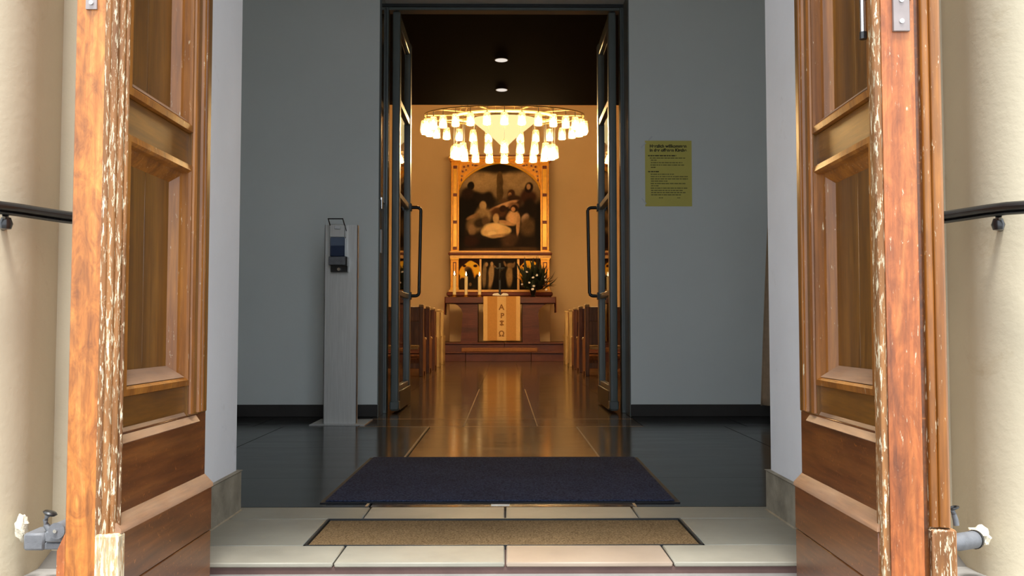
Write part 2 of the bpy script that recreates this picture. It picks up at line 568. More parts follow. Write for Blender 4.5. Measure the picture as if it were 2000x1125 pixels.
hd = MB().box(-1.228, 1.228, 1.35, 2.47, 3.36, 3.62).build('added_shade_hood', 'cream_render', bevel=0.02)  # added out of view to keep sky and sun off the doorway
struct(hd, 'unseen cream hood added over the outer doorway to shade it between the portal piers', 'hood')

# threshold of sandstone slabs round a sunken coir mat
th = MB().box(-0.94, 0.94, 2.341, 3.06, -0.30, -0.0125).build('floor_threshold', 'riser_red')
struct(th, 'sandstone threshold of pale slabs framing a sunken coir mat', 'threshold')
G = 0.002
YF0, YF1, YB0, YB1 = 2.335, 2.522, 2.872, 3.06
CX = 0.558
def slab(x0, x1, y0, y1, mat):
    MB().box(x0 + G, x1 - G, y0 + G, y1 - G, -0.0125, 0.0).build('slab', mat, th, bevel=0.003)
for x0, x1, mt in ((-0.94, -0.44, 'slab_pale'), (-0.44, 0.003, 'slab_pale'), (0.003, 0.437, 'slab_pink'), (0.437, 0.94, 'slab_pale')):
    slab(x0, x1, YF0, YF1, mt)
for x0, x1, mt in ((-0.94, -0.45, 'slab_grey'), (-0.45, 0.003, 'slab_pale'), (0.003, 0.43, 'slab_pale'), (0.43, 0.94, 'slab_grey')):
    slab(x0, x1, YB0, YB1, mt)
slab(-0.94, -CX, YF1, YB0, 'slab_grey')
slab(CX, 0.94, YF1, YB0, 'slab_grey')
# grey metal rim of the mat well
rim = MB()
for x0, x1, y0, y1 in ((-CX, CX, YF1, YF1 + 0.004), (-CX, CX, YB0 - 0.004, YB0), (-CX, -CX + 0.006, YF1, YB0), (CX - 0.006, CX, YF1, YB0)):
    rim.box(x0, x1, y0, y1, -0.0125, 0.001)
rim.build('mat_well_rim', 'frame_dark', th)

# vestibule floor of slate, then the nave floor
fl = MB().box(-2.3, 2.3, 3.06, 6.5, -0.30, -0.012).build('floor_vestibule', 'dark_grout')
struct(fl, 'dark polished slate floor of the vestibule', 'floor')
gr = MB()
xs = [-2.2, -1.36, -0.455, 0.447, 1.36, 2.2]
ys = [3.06, 3.65, 4.59, 5.56]
for j in range(len(ys) - 1):
    for i in range(len(xs) - 1):
        g2 = 0.0025
        MB().box(xs[i] + g2, xs[i + 1] - g2, ys[j] + 0.0012, ys[j + 1] - 0.0012, -0.012, 0.0).build('floor_tile', 'slate_tile' if i not in (2,) else 'nave_tile', fl)
xs = [-2.2, -1.55, -0.90, -0.25, 0.205, 0.86, 1.5, 2.2]
for y0, y1 in ((5.56, 6.02), (6.02, 6.5)):
    for i in range(len(xs) - 1):
        MB().box(xs[i] + 0.0025, xs[i + 1] - 0.0025, y0 + 0.0015, y1 - 0.0015, -0.012, 0.0).build('floor_tile', 'nave_tile' if 1 < i < 5 else 'slate_tile', fl)
gb = MB()
gb.box(-0.472, -0.463, 3.07, 5.56, -0.004, 0.0006); gb.box(0.441, 0.450, 3.07, 5.56, -0.004, 0.0006)
gb.box(-0.254, -0.246, 5.56, 9.0, -0.004, 0.0006); gb.box(0.201, 0.209, 5.56, 9.0, -0.004, 0.0006)
gb.box(-0.9, 0.86, 5.557, 5.563, -0.004, 0.0005); gb.box(-0.9, 0.86, 6.017, 6.023, -0.004, 0.0005)
gb.build('grout_line', 'grout', fl)
nf = MB().box(-4.6, 4.6, 6.5, 19.4, -0.30, -0.012).build('floor_nave', 'grout')
struct(nf, 'polished brown stone floor of the nave aisle', 'floor')
xs = [-1.55, -0.90, -0.25, 0.205, 0.86, 1.5]
y = 6.5
while y < 16.6:
    y2 = y + 0.62 if y + 0.62 < 16.5 else 16.68
    for i in range(len(xs) - 1):
        MB().box(xs[i] + 0.0015, xs[i + 1] - 0.0015, y + 0.0012, y2 - 0.0012, -0.012, 0.0).build('floor_tile', 'nave_tile', nf)
    y = y2
for s in (-1, 1):
    MB().box(s * 1.555 if s < 0 else 1.505, s * 4.6, 6.5, 19.4, -0.012, 0.0).build('floor_field', 'nave_tile', nf)

# vestibule walls
for s, nm in ((-1, 'left'), (1, 'right')):
    w = MB().box(s * 2.1, s * 2.3, 3.0, 6.5, 0, 3.8).build('wall_vestibule_' + nm, 'vestibule_paint')
    struct(w, 'grey white side wall of the vestibule by the ' + ('dispenser stand' if s < 0 else 'yellow notice'), 'wall')
    w = MB().box(s * 0.874, s * 4.6, 6.2, 6.5, 0, 2.965).build('wall_inner_' + nm, 'vestibule_paint')
    struct(w, 'grey white wall behind the ' + ('dispenser stand' if s < 0 else 'yellow notice'), 'wall')
    bb = MB().box(s * 0.872, s * 2.1, 6.182, 6.2, 0.0, 0.082).build('baseboard_' + nm, 'dark_plinth', bevel=0.003)
    struct(bb, 'dark stone baseboard under the wall with the ' + ('dispenser stand' if s < 0 else 'yellow notice'), 'baseboard')
w = MB().box(-4.6, 4.6, 6.2, 6.5, 2.965, 7.6).build('wall_inner_top', 'vestibule_paint')
struct(w, 'grey white wall above the inner doorway', 'wall')
c = MB().box(-2.3, 2.3, 3.0, 6.2, 3.8, 3.95).build('ceiling_vestibule', 'white_ceiling')
struct(c, 'plain pale ceiling of the vestibule', 'ceiling')
# nave shell
for s, nm in ((-1, 'left'), (1, 'right')):
    w = MB().box(s * 4.6, s * 4.9, 6.2, 19.8, 0, 7.6).build('wall_nave_' + nm, 'nave_plaster')
    struct(w, 'cream plastered nave wall on the ' + ('candle' if s < 0 else 'flower') + ' side', 'wall')
w = MB().box(-4.9, 4.9, 19.4, 19.8, 0, 7.6).build('wall_altar', 'nave_plaster')
struct(w, 'warm cream wall behind the golden altarpiece', 'wall')
c = MB().box(-4.9, 4.9, 6.2, 19.8, 7.6, 7.8).build('ceiling_nave', 'white_ceiling')
struct(c, 'high pale ceiling over the nave', 'ceiling')
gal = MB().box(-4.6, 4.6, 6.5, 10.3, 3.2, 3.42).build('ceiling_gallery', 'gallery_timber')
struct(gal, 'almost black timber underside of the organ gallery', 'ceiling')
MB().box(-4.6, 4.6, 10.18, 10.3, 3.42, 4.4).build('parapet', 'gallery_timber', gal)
# cornice on the altar wall
t = MB().prism([(19.4, 5.52), (19.33, 5.52), (19.28, 5.60), (19.28, 5.66), (19.4, 5.66)], 'x', -4.6, 4.6).build('trim_3', 'gold_pale')
struct(t, 'tan cornice moulding running across the altar wall', 'trim')

# inner door frame with two glazed leaves
fr = thing('door_frame', (0, 6.45, 0), 'grey painted frame of the glazed inner doorway', 'door frame', kind='structure')
for s in (-1, 1):
    MB().box(s * 0.866, s * 0.8745, 6.202, 6.44, 0, 1.50).build('reveal_board', 'frame_grey', fr)
    MB().box(s * (0.860 if s < 0 else 0.866), s * 0.8745, 6.202, 6.42, 1.502, 2.965).build('reveal_panel', 'frame_gloss' if s < 0 else 'frame_grey', fr)
    MB().box(s * 0.843, s * 0.874, 6.44, 6.53, 0, 2.965).build('jamb', 'frame_grey', fr, bevel=0.003)
    MB().box(s * 0.855, s * 0.859, 6.434, 6.442, 0.02, 2.94).build('shadow_bead', 'frame_dark', fr)
MB().box(-0.843, 0.843, 6.44, 6.53, 2.925, 2.965).build('head', 'frame_grey', fr, bevel=0.003)
MB().box(-0.866, 0.866, 6.42, 6.44, 2.945, 2.966).build('head_bead', 'frame_dark', fr)
sp = MB().box(-0.866, -0.855, 6.225, 6.265, 1.13, 1.295).build('strike_plate', 'white_plastic', fr, bevel=0.003)
tag(sp, 'white plastic strike plate')
hg = MB().tube([(-0.858, 6.24, 1.44), (-0.858, 6.24, 1.52)], 0.009, 10).build('hinge_pin', 'bright_steel', fr)

def glass_leaf(s, n, label):
    root = thing('door_%d' % n, (s * 0.79, 6.5, 0), label, 'door', kind='structure')
    y0, y1 = 6.46, 7.28
    xa, xb = s * 0.817, s * 0.761
    st = MB().box(xa, xb, y0, y0 + 0.085, 0.012, 2.922).build('stile', 'frame_grey', root, bevel=0.012, seg=3)
    MB().box(s * 0.823, s * 0.755, y0 - 0.006, y0 + 0.08, 0.02, 0.085).build('shoe', 'frame_grey', st, bevel=0.008)
    MB().box(s * 0.815, s * 0.760, y1 - 0.085, y1, 0.012, 2.922).build('stile', 'frame_grey', root, bevel=0.004)
    for z0, z1 in ((2.83, 2.922), (2.25, 2.30), (1.565, 1.61), (0.845, 0.885), (0.15, 0.19)):
        MB().box(s * 0.811, s * 0.766, y0 + 0.08, y1 - 0.08, z0, z1).build('rail', 'frame_grey', root, bevel=0.004)
    for z0, z1 in ((0.19, 0.845), (0.885, 1.565), (1.61, 2.25), (2.30, 2.83)):
        MB().box(s * 0.792, s * 0.786, y0 + 0.082, y1 - 0.082, z0, z1).build('pane', 'clear_glass', root)
    kp = MB().box(s * 0.819, s * 0.757, y0 + 0.06, y1 + 0.002, 0.012, 0.15).build('kick_plate', 'frame_dark', root, bevel=0.003)
    # pull handles on both faces of the free stile
    yb = y1 - 0.05
    for sx, out in ((s * 0.761, -s), (s * 0.815, s)):
        e = 0.085
        pts = [(sx, yb, 1.585)]
        for k in range(7):
            a = k / 6 * PI / 2
            pts.append((sx + out * (e - 0.03 + 0.03 * math.sin(a)), yb, 1.585 - 0.03 + 0.03 * math.cos(a)))
        for k in range(7):
            a = k / 6 * PI / 2
            pts.append((sx + out * (e - 0.03 + 0.03 * math.cos(a)) - out * 0.012, yb, 0.868 + 0.03 - 0.03 * math.sin(a)))
        pts.append((sx, yb, 0.868))
        h = MB().tube(pts, 0.0135, 12).build('pull_handle', 'black_iron', root)
        for z in (1.585, 0.868):
            MB().box(sx - 0.001, sx + out * 0.012, yb - 0.035, yb + 0.03, z - 0.03, z + 0.03).build('handle_mount', 'black_iron', h, bevel=0.003)
    return root
glass_leaf(-1, 3, 'grey framed glass door leaf standing open beside the dispenser stand')
glass_leaf(1, 4, 'grey framed glass door leaf standing open beside the yellow notice')

# ------------------------------------------------------------------ the outer wooden doors
def panel_frame(mb, s, y0, y1, z0, z1, w, x_out, x_in, ext=0.006):
    """mitred picture-frame moulding: rings of a profile stepping inwards"""
    prof = [(0, x_out + 0.002), (0.02, x_out - ext), (0.30, x_out - ext - 0.002), (0.42, x_out - ext + 0.003), (0.46, x_out + 0.006), (0.62, x_out + 0.009), (1.0, x_in)]
    rings = []
    for t, xx in prof:
        d = w * t
        rings.append([(s * xx, y0 + d, z0 + d), (s * xx, y1 - d, z0 + d), (s * xx, y1 - d, z1 - d), (s * xx, y0 + d, z1 - d)])
    pts, fs = [], []
    for r in rings:
        pts += r
    for k in range(len(rings) - 1):
        for i in range(4):
            a, b2 = 4 * k + i, 4 * k + (i + 1) % 4
            fs.append((a, b2, b2 + 4, a + 4))
    mb.poly(pts, fs)
    return mb

def wood_leaf(s, n, label, rot):
    hx, hy = s * 0.79, 2.2
    root = thing('door_%d' % n, (hx, hy, 0), label, 'door', kind='structure')
    ZB, ZT = -0.014, 3.25
    core = MB().box(s * 0.766, s * 0.785, 1.70, 2.2, ZB, ZT).build('leaf_core', 'door_brown', root)
    # stiles
    MB().box(s * 0.724, s * 0.79, 2.075, 2.2, 0.40, ZT).build('stile', 'door_brown', root, bevel=0.003)
    MB().box(s * 0.724, s * 0.79, 1.695, 1.722, 0.40, ZT).build('stile', 'door_brown', root, bevel=0.002)
    for d, rr in ((2.082, 0.007), (2.098, 0.004), (2.135, 0.008), (2.16, 0.005)):
        MB().tube([(s * 0.724, d, 0.405), (s * 0.724, d, ZT)], rr, 8).build('bead', 'door_moulding', root)
    # rails
    for z0, z1 in ((0.979, 1.056), (0.40, 0.470), (2.2, 2.34), (3.1, 3.25)):
        MB().box(s * 0.734, s * 0.785, 1.72, 2.078, z0, z1).build('rail', 'door_brown_h', root, bevel=0.002)
    # panels: boards and mitred mouldings
    for z0, z1 in ((0.470, 0.979), (1.056, 2.2), (2.34, 3.1)):
        ys_ = [1.745, 1.90, 2.05]
        for a, b2 in zip(ys_, ys_[1:]):
            MB().box(s * 0.761, s * 0.77, a + 0.0006, b2 - 0.0006, z0 + 0.03, z1 - 0.03).build('panel_board', 'door_brown', root, bevel=0.0006)
        panel_frame(MB(), s, 1.722, 2.076, z0, z1, 0.046, 0.734, 0.762, 0.011).build('panel_moulding', 'door_moulding', root, smooth=25)
        # dusty sill of the panel
        MB().poly([(s * 0.7265, 1.744, z0 + 0.021), (s * 0.7265, 2.054, z0 + 0.021), (s * 0.760, 2.031, z0 + 0.0475), (s * 0.760, 1.767, z0 + 0.0475)],
                  [(0, 1, 2, 3)]).build('sill', 'door_ledge', root)
    # apron with ledges
    MB().box(s * 0.726, s * 0.785, 1.70, 2.198, 0.24, 0.402).build('apron_board', 'door_dark_h', root, bevel=0.002)
    MB().prism([(s * 0.736, 0.412), (s * 0.716, 0.384), (s * 0.730, 0.378), (s * 0.75, 0.378), (s * 0.75, 0.412)], 'y', 1.70, 2.13).build('ledge', 'door_ledge', root)
    # kick board and its weathered ledge
    MB().box(s * 0.708, s * 0.79, 1.69, 2.196, 0.118, 0.226).build('kick_board', 'door_dark_h', root, bevel=0.002)
    MB().box(s * 0.709, s * 0.79, 1.69, 2.196, ZB, 0.1165).build('kick_board', 'door_dark_h', root, bevel=0.002)
    MB().prism([(s * 0.728, 0.252), (s * 0.706, 0.229), (s * 0.705, 0.221), (s * 0.76, 0.221), (s * 0.76, 0.252)], 'y', 1.688, 2.198).build('kick_ledge', 'door_ledge', root)
    # the free edge
    if s < 0:
        MB().box(s * 0.747, s * 0.806, 1.680, 1.703, ZB, ZT).build('meeting_stile', 'door_orange', root, bevel=0.002)
        MB().box(s * 0.785, s * 0.806, 1.70, 2.2, ZB, ZT).build('outer_face', 'door_orange', root)
        for xx, d, rr in ((0.7455, 1.684, 0.0065), (0.734, 1.686, 0.0075), (0.7225, 1.691, 0.0065), (0.715, 1.698, 0.0045)):
            MB().tube([(s * xx, d, 0.215), (s * xx, d, ZT)], rr, 10).build('flute', 'door_worn', root)
        MB().box(s * 0.7045, s * 0.748, 1.672, 1.706, ZB, 0.222).build('corner_block', 'door_white_worn', root, bevel=0.004)
        MB().prism([(s * 0.806, ZB), (s * 0.822, ZB), (s * 0.822, 0.19), (s * 0.806, 0.225)], 'y', 1.684, 2.19).build('outer_kick_board', 'door_edge_red', root)
        pl = MB().box(s * 0.766, s * 0.787, 1.676, 1.681, 1.205, 1.5).build('lock_plate', 'steel_plate', root)
        MB().disc_y(s * 0.776, 1.217, 0.004, 1.673, 1.677).build('screw', 'bright_steel', pl)
    else:
        MB().box(s * 0.728, s * 0.792, 1.683, 1.70, ZB, ZT).build('meeting_stile', 'door_edge_red', root, bevel=0.001)
        MB().box(s * 0.711, s * 0.7275, 1.680, 1.705, ZB, ZT).build('worn_edge', 'door_worn', root, bevel=0.003)
        MB().box(s * 0.792, s * 0.806, 1.70, 2.2, ZB, ZT).build('outer_face', 'door_dark_h', root)
        for xx, rr in ((0.815, 0.0085), (0.834, 0.0115)):
            MB().tube([(s * xx, 1.695, 0.23), (s * xx, 1.695, ZT)], rr, 10).build('astragal_bead', 'door_moulding', root)
        MB().box(s * 0.806, s * 0.845, 1.697, 1.73, 0.225, ZT).build('astragal', 'door_worn', root, bevel=0.002)
        MB().box(s * 0.806, s * 0.852, 1.682, 1.735, ZB, 0.226).build('astragal_block', 'door_worn', root, bevel=0.003)
        pl = MB().box(s * 0.750, s * 0.782, 1.677, 1.684, 1.168, 1.42).build('lock_plate', 'steel_plate', root, bevel=0.001)
        for z in (1.187, 1.228):
            sc_ = MB().lathe((0, 0, 0), [(0.0, -0.001), (0.0046, -0.001), (0.0046, 0.0012), (0.0, 0.0012)], 14)
            bmesh.ops.rotate(sc_.bm, verts=sc_.bm.verts, cent=(0, 0, 0), matrix=Matrix.Rotation(PI / 2, 3, 'X'))
            bmesh.ops.translate(sc_.bm, verts=sc_.bm.verts, vec=(s * 0.766, 1.676, z))
            sc_.build('screw', 'bright_steel', pl)
        MB().box(s * 0.784, s * 0.7865, 1.680, 1.684, 1.23, 1.42).build('lock_slot', 'black_iron', pl)
        # sliding bolt on the inner face
        bo = MB().tube([(s * 0.716, 1.738, 1.185), (s * 0.716, 1.738, 1.40)], 0.006, 12).build('sliding_bolt', 'bright_steel', root)
        MB().tube([(s * 0.716, 1.738, 1.172), (s * 0.716, 1.738, 1.186)], 0.0075, 12).build('bolt_tip', 'black_iron', bo)
        MB().box(s * 0.716, s * 0.735, 1.728, 1.748, 1.25, 1.27).build('bolt_guide', 'bright_steel', bo)
    root.rotation_euler.z = rot
    return root
wood_leaf(-1, 1, 'orange brown wooden door leaf with fluted edge and flaking pale paint', math.radians(-0.6))
wood_leaf(1, 2, 'orange brown wooden door leaf with steel lock plate on its edge', math.radians(-0.9))

# ================================================================== THINGS AT THE ENTRANCE
# handrails
for s in (-1, 1):
    root = thing('handrail', (s * 1.2, 2.4, 0.89), 'black iron handrail fixed to the portal pier behind the ' + ('fluted' if s < 0 else 'lock plated') + ' door leaf', 'handrail')
    zz = 0.895
    pts = [(s * 1.04, 2.435, zz), (s * 1.10, 2.40, zz), (s * 1.15, 2.35, zz + .002), (s * 1.185, 2.29, zz + .004), (s * 1.21, 2.23, zz + .005), (s * 1.235, 2.18, zz + .005),
           (s * 1.28, 2.13, zz + .003), (s * 1.34, 2.09, zz), (s * 1.42, 2.03, zz - .01), (s * 1.52, 1.98, zz - .03), (s * 1.58, 1.85, zz - .09), (s * 1.60, 1.65, zz - .19), (s * 1.60, 1.2, zz - .43)]
    MB().tube(pts, 0.021, 12, squash=(1.0, 0.62)).build('rail_bar', 'black_iron', root)
    MB().tube([(q[0], q[1], q[2] - 0.016) for q in pts[1:9]], 0.008, 8, squash=(1.6, 0.5)).build('rail_strip', 'frame_dark', root)
    br = MB().tube([(s * 1.225, 2.20, zz - 0.015), (s * 1.232, 2.215, zz - 0.035), (s * 1.268, 2.268, zz - 0.04)], 0.0075, 8).build('bracket', 'black_iron', root)
    MB().lathe((s * 1.230, 2.212, zz - 0.05), [(0.0, 0), (0.012, 0.002), (0.016, 0.015), (0.011, 0.03), (0.0, 0.03)], 12).build('bracket_boss', 'black_iron', br)
    MB().tube([(s * 1.60, 1.2, zz - 0.43), (s * 1.60, 1.2, -0.53)], 0.016, 10).build('post', 'black_iron', root)

# holdback by the fluted leaf: square block, pivoting catch with oval knob
def px(x, y, d):        # measured place in the photograph -> point at depth d
    return at(x, y, d)
root = thing('door_holdback', (-1.2, 2.28, 0.0), 'grey iron door holdback with square block and curled catch', 'holdback')
D = 2.2
def pb(mb, x0, x1, y0, y1, da, db):
    a, b2 = px(x0, y1, da), px(x1, y0, da)
    return mb.box(a.x, b2.x, da, db, a.z, b2.z)
blk = pb(MB(), 44, 86, 1042, 1076, 2.22, 2.30).build('wall_block', 'grey_iron', root, bevel=0.005)
pb(MB(), 80, 122, 1060, 1074, 2.225, 2.27).build('tongue', 'grey_iron', root, bevel=0.003)
pb(MB(), 86, 121, 1038, 1060, 2.215, 2.275).build('catch_body', 'grey_iron', root, bevel=0.004)
c0 = px(108, 1038, 2.2)
MB().disc_y(c0.x, c0.z, 0.018, 2.205, 2.275, 20).build('pivot_cheek', 'grey_iron', root, bevel=0.002)
MB().disc_y(c0.x - 0.002, c0.z, 0.0045, 2.200, 2.206, 12).build('pivot_pin', 'bright_steel', root)
pth = [px(x, y_, 2.235) for x, y_ in ((104, 1040), (96, 1034), (90, 1025), (89, 1016), (92, 1008), (95, 1003))]
MB().tube(pth, [0.010, 0.0085, 0.007, 0.0062, 0.006, 0.007], 10).build('catch_arm', 'grey_iron', root)
kc = px(98, 1002, 2.235)
kn = MB().lathe((0, 0, 0), [(0, -0.006), (0.013, -0.005), (0.018, 0.0), (0.014, 0.004), (0, 0.006)], 18, 1.0, 0.8)
bmesh.ops.rotate(kn.bm, verts=kn.bm.verts, cent=(0, 0, 0), matrix=Matrix.Rotation(math.radians(16), 3, 'Y'))
bmesh.ops.translate(kn.bm, verts=kn.bm.verts, vec=kc)
kn.build('knob', 'black_iron', root)
# crumbled plaster the block is set in
def rubble(name, c, r, parent, mat='chalky_plaster', seed=1, sq=(1, 1, 1)):
    rnd = random.Random(seed)
    mb = MB()
    bmesh.ops.create_icosphere(mb.bm, subdivisions=3, radius=1)
    ph = [rnd.uniform(0, 6) for _ in range(6)]
    for v_ in mb.bm.verts:
        q = v_.co.copy()
        k = 1 + 0.16 * math.sin(5 * q.x + ph[0]) * math.sin(6 * q.y + ph[1]) + 0.14 * math.sin(9 * q.z + ph[2] + 4 * q.x) + 0.08 * math.sin(17 * q.y + ph[3]) * math.sin(15 * q.z + ph[4])
        v_.co = Vector((c[0] + q.x * r * k * sq[0], c[1] + q.y * r * k * sq[1], c[2] + q.z * r * k * sq[2]))
    return mb.build(name, mat, parent)
q = px(50, 1040, 2.28)
rubble('mortar_patch', (q.x - 0.012, 2.285, q.z + 0.012), 0.017, root, seed=3, sq=(0.9, 0.9, 1.9))
# holdback by the lock plated leaf: round socket and ring catch
root = thing('door_holdback', (1.2, 2.28, 0.0), 'grey iron door holdback with round socket set in crumbling plaster', 'holdback')
a, b2 = px(1862, 1054, 2.24), px(1902, 1054, 2.25)
MB().tube([(a.x - 0.03, 2.2, a.z), (a.x - 0.004, 2.21, a.z), (a.x, 2.215, a.z), (b2.x, 2.25, b2.z)], [0.017, 0.0185, 0.0215, 0.0215], 18).build('socket', 'grey_iron', root)
MB().tube([(b2.x, 2.25, b2.z), (b2.x + 0.006, 2.254, b2.z)], 0.0235, 18).build('collar', 'black_iron', root)
rubble('mortar_patch', (b2.x + 0.024, 2.272, b2.z + 0.002), 0.024, root, seed=5, sq=(1.1, 0.9, 1.05))
pth = [px(x, y_, 2.22) for x, y_ in ((1868, 1026), (1866, 1014), (1863, 1004), (1860, 996))]
MB().tube(pth, [0.007, 0.0068, 0.006, 0.006], 10).build('catch_arm', 'grey_iron', root)
kc = px(1862, 992, 2.22)
MB().tube([(kc.x + 0.011 * math.cos(t_ * PI / 8), kc.y + 0.009 * math.sin(t_ * PI / 8), kc.z + 0.003 * math.cos(t_ * PI / 8)) for t_ in range(16)], 0.003, 8, closed=True).build('catch_ring', 'black_iron', root)

# coir mat in its well
coir = MB().box(-CX + 0.008, CX - 0.008, YF1 + 0.006, YB0 - 0.006, -0.0125, -0.004).build('coir_mat', 'coir', bevel=0.002)
tag(coir, 'brown coir mat sunk into the stone threshold', 'doormat')

# navy mat
root = thing('entrance_mat', (0, 3.63, 0.0), 'navy blue pile mat lying on the slate vestibule floor', 'doormat')
def skewbox(mb, x0, x1, y0, y1, z0, z1, dx=0.0):
    return mb.poly([(x0, y0, z0), (x1, y0, z0), (x1 + dx, y1, z0), (x0 + dx, y1, z0), (x0, y0, z1), (x1, y0, z1), (x1 + dx, y1, z1), (x0 + dx, y1, z1)],
                   [(0, 3, 2, 1), (4, 5, 6, 7), (0, 1, 5, 4), (1, 2, 6, 5), (2, 3, 7, 6), (3, 0, 4, 7)])
skewbox(MB(), -0.635, 0.608, 3.12, 4.20, 0.0007, 0.0035, 0.012).build('rubber_backing', 'rubber_edge', root)
skewbox(MB(), -0.618, 0.591, 3.135, 4.185, 0.003, 0.009, 0.012).build('pile', 'navy_pile', root, bevel=0.002)
lb = MB().box(-0.045, 0.018, 3.075, 3.10, 0.0, 0.0012).build('paper_scrap', 'paper_white')
tag(lb, 'small white paper scrap lying at the edge of the navy mat', 'paper')

# dispenser stand
SX0, SX1, SD = -1.140, -0.932, 5.68
root = thing('dispenser_stand', (-1.036, 5.75, 0.0), 'brushed steel floor stand carrying a lever dispenser with blue liquid', 'dispenser')
MB().box(-1.215, -0.87, 5.62, 5.98, 0.0, 0.006).build('foot_plate', 'brushed_steel', root, bevel=0.001)
colm = MB().box(SX0, SX1, SD, SD + 0.004, 0.006, 1.262)
colm.box(SX0, SX0 + 0.003, SD, SD + 0.05, 0.006, 1.262).box(SX1 - 0.003, SX1, SD, SD + 0.05, 0.006, 1.262)
colm.build('column', 'brushed_steel', root)
def dq(x, y_):
    q_ = at(x, y_, SD)
    return (q_.x, q_.z)
def dbox(x0, x1, y0, y1, d0, d1):
    a, b2 = dq(x0, y1), dq(x1, y0)
    return MB().box(a[0], b2[0], d0, d1, a[1], b2[1])
disp = dbox(647, 677, 440, 465, 5.62, 5.68).build('dispenser_housing', 'brushed_steel', root, bevel=0.004)
dbox(657, 669, 443, 450, 5.605, 5.63).build('pump_head', 'white_plastic', disp, bevel=0.003)
dbox(648, 677, 465, 503, 5.615, 5.678).build('bottle', 'blue_plastic', root, bevel=0.006)
dbox(649, 676, 481, 502, 5.612, 5.675).build('liquid', 'blue_liquid', root, bevel=0.004)
dbox(646, 679, 503, 519, 5.605, 5.68).build('front_cover', 'grey_iron', root, bevel=0.003)
dbox(676, 682, 503, 521, 5.61, 5.68).build('side_bracket', 'black_iron', root)
dn = dbox(648, 681, 519, 532, 5.64, 5.68).build('nozzle_recess', 'black_iron', root)
a = dq(664.5, 527)
MB().disc_y(a[0], a[1], 0.010, 5.625, 5.642).build('nozzle', 'bright_steel', dn)
lv = [dq(x, y_) for x, y_ in ((649, 451), (647, 431), (675, 431), (677, 451))]
MB().tube([(u, yy, w_) for (u, w_), yy in zip(lv, (5.66, 5.58, 5.58, 5.66))], 0.0045, 8).build('lever', 'black_iron', root)

# yellow notice
root = thing('notice_sheet', (1.137, 6.198, 1.45), 'yellow welcome notice taped to the grey white wall', 'notice')
PX0, PX1 = at(1260, 340, 6.2).x, at(1351, 340, 6.2).x
PZ0, PZ1 = at(1300, 403, 6.2).z, at(1300, 275, 6.2).z
MB().box(PX0, PX1, 6.1965, 6.1985, PZ0, PZ1).build('sheet', 'yellow_paper', root)
pw, ph_ = PX1 - PX0, PZ1 - PZ0
def nx(u): return PX0 + pw * (u - 140) / 650.0
def nz(v): return PZ1 - ph_ * (v - 90) / 920.0
text_mesh('Herzlich willkommen', 0.0300, 'print_black', 'title_line', root, (nx(462), 6.196, nz(168)), bold=0.0010)
text_mesh('in der offenen Kirche', 0.0300, 'print_black', 'title_line', root, (nx(462), 6.196, nz(225)), bold=0.0010)
rnd = random.Random(4)
for u0, u1, v_, bold in ((180, 575, 302, 1), (205, 700, 335, 0), (220, 300, 365, 0), (220, 660, 400, 0), (215, 695, 433, 0), (220, 285, 465, 0), (180, 340, 525, 1),
                         (215, 540, 562, 0), (215, 735, 595, 0), (215, 735, 627, 0), (220, 450, 658, 0), (215, 700, 692, 0), (220, 325, 724, 0), (215, 740, 756, 0), (220, 660, 788, 0), (220, 700, 818, 0), (220, 635, 850, 0),
                         (330, 385, 892, 0), (585, 625, 892, 0)):
    mb = MB()
    u = u0
    h = 6.5 if bold else 5.0
    while u < u1 - 8:
        e = min(u1, u + rnd.uniform(16, 58))
        mb.box(nx(u), nx(e), 6.1955, 6.197, nz(v_ + h), nz(v_ - h))
        u = e + rnd.uniform(6, 10)
    mb.build('text_line', 'print_black' if bold else 'print_grey', root)
for (u0, v0, u1, v1) in ((85, 190, 150, 120), (190, 85, 240, 30), (95, 900, 150, 980)):
    dx, dz = (v1 - v0), (u1 - u0)
    k = 9 / math.hypot(dx, dz)
    MB().poly([(nx(u0 + dx * k), 6.1962, nz(v0 - dz * k)), (nx(u1 + dx * k), 6.1962, nz(v1 - dz * k)), (nx(u1 - dx * k), 6.1962, nz(v1 + dz * k)), (nx(u0 - dx * k), 6.1962, nz(v0 + dz * k)),
               (nx(u0 + dx * k), 6.1985, nz(v0 - dz * k)), (nx(u1 + dx * k), 6.1985, nz(v1 - dz * k)), (nx(u1 - dx * k), 6.1985, nz(v1 + dz * k)), (nx(u0 - dx * k), 6.1985, nz(v0 + dz * k))],
              [(0, 1, 2, 3), (4, 7, 6, 5), (0, 4, 5, 1), (1, 5, 6, 2), (2, 6, 7, 3), (3, 7, 4, 0)]).build('tape_strip', 'clear_tape', root)

# tan curtain gathered beside the outer wall
mb = MB()
rows, colsn = 24, 28
grid = []
for r in range(rows + 1):
    t_ = r / rows
    z = 1.42 - t_ * 1.325
    left = 1.770 - 0.072 * t_ ** 0.8
    right = 1.98
    row = []
    for k in range(colsn + 1):
        u = k / colsn
        row.append(mb.bm.verts.new((left + (right - left) * u, 5.95 + 0.02 * math.sin(u * 9 * PI) * (0.4 + 0.6 * t_), z - 0.012 * (u > 0.5))))
    grid.append(row)
for r in range(rows):
    for k in range(colsn):
        mb.bm.faces.new((grid[r][k], grid[r][k + 1], grid[r + 1][k + 1], grid[r + 1][k]))
root = thing('curtain', (1.85, 5.95, 0.09), 'tan cloth curtain hanging by the vestibule side wall', 'curtain')
cl = mb.build('cloth', 'tan_cloth', root, smooth=180)
sm = cl.modifiers.new('thickness', 'SOLIDIFY')
sm.thickness = 0.006
MB().tube([(1.80, 5.95, 1.425), (2.10, 5.95, 1.425)], 0.008, 8).build('rod', 'brass', root)

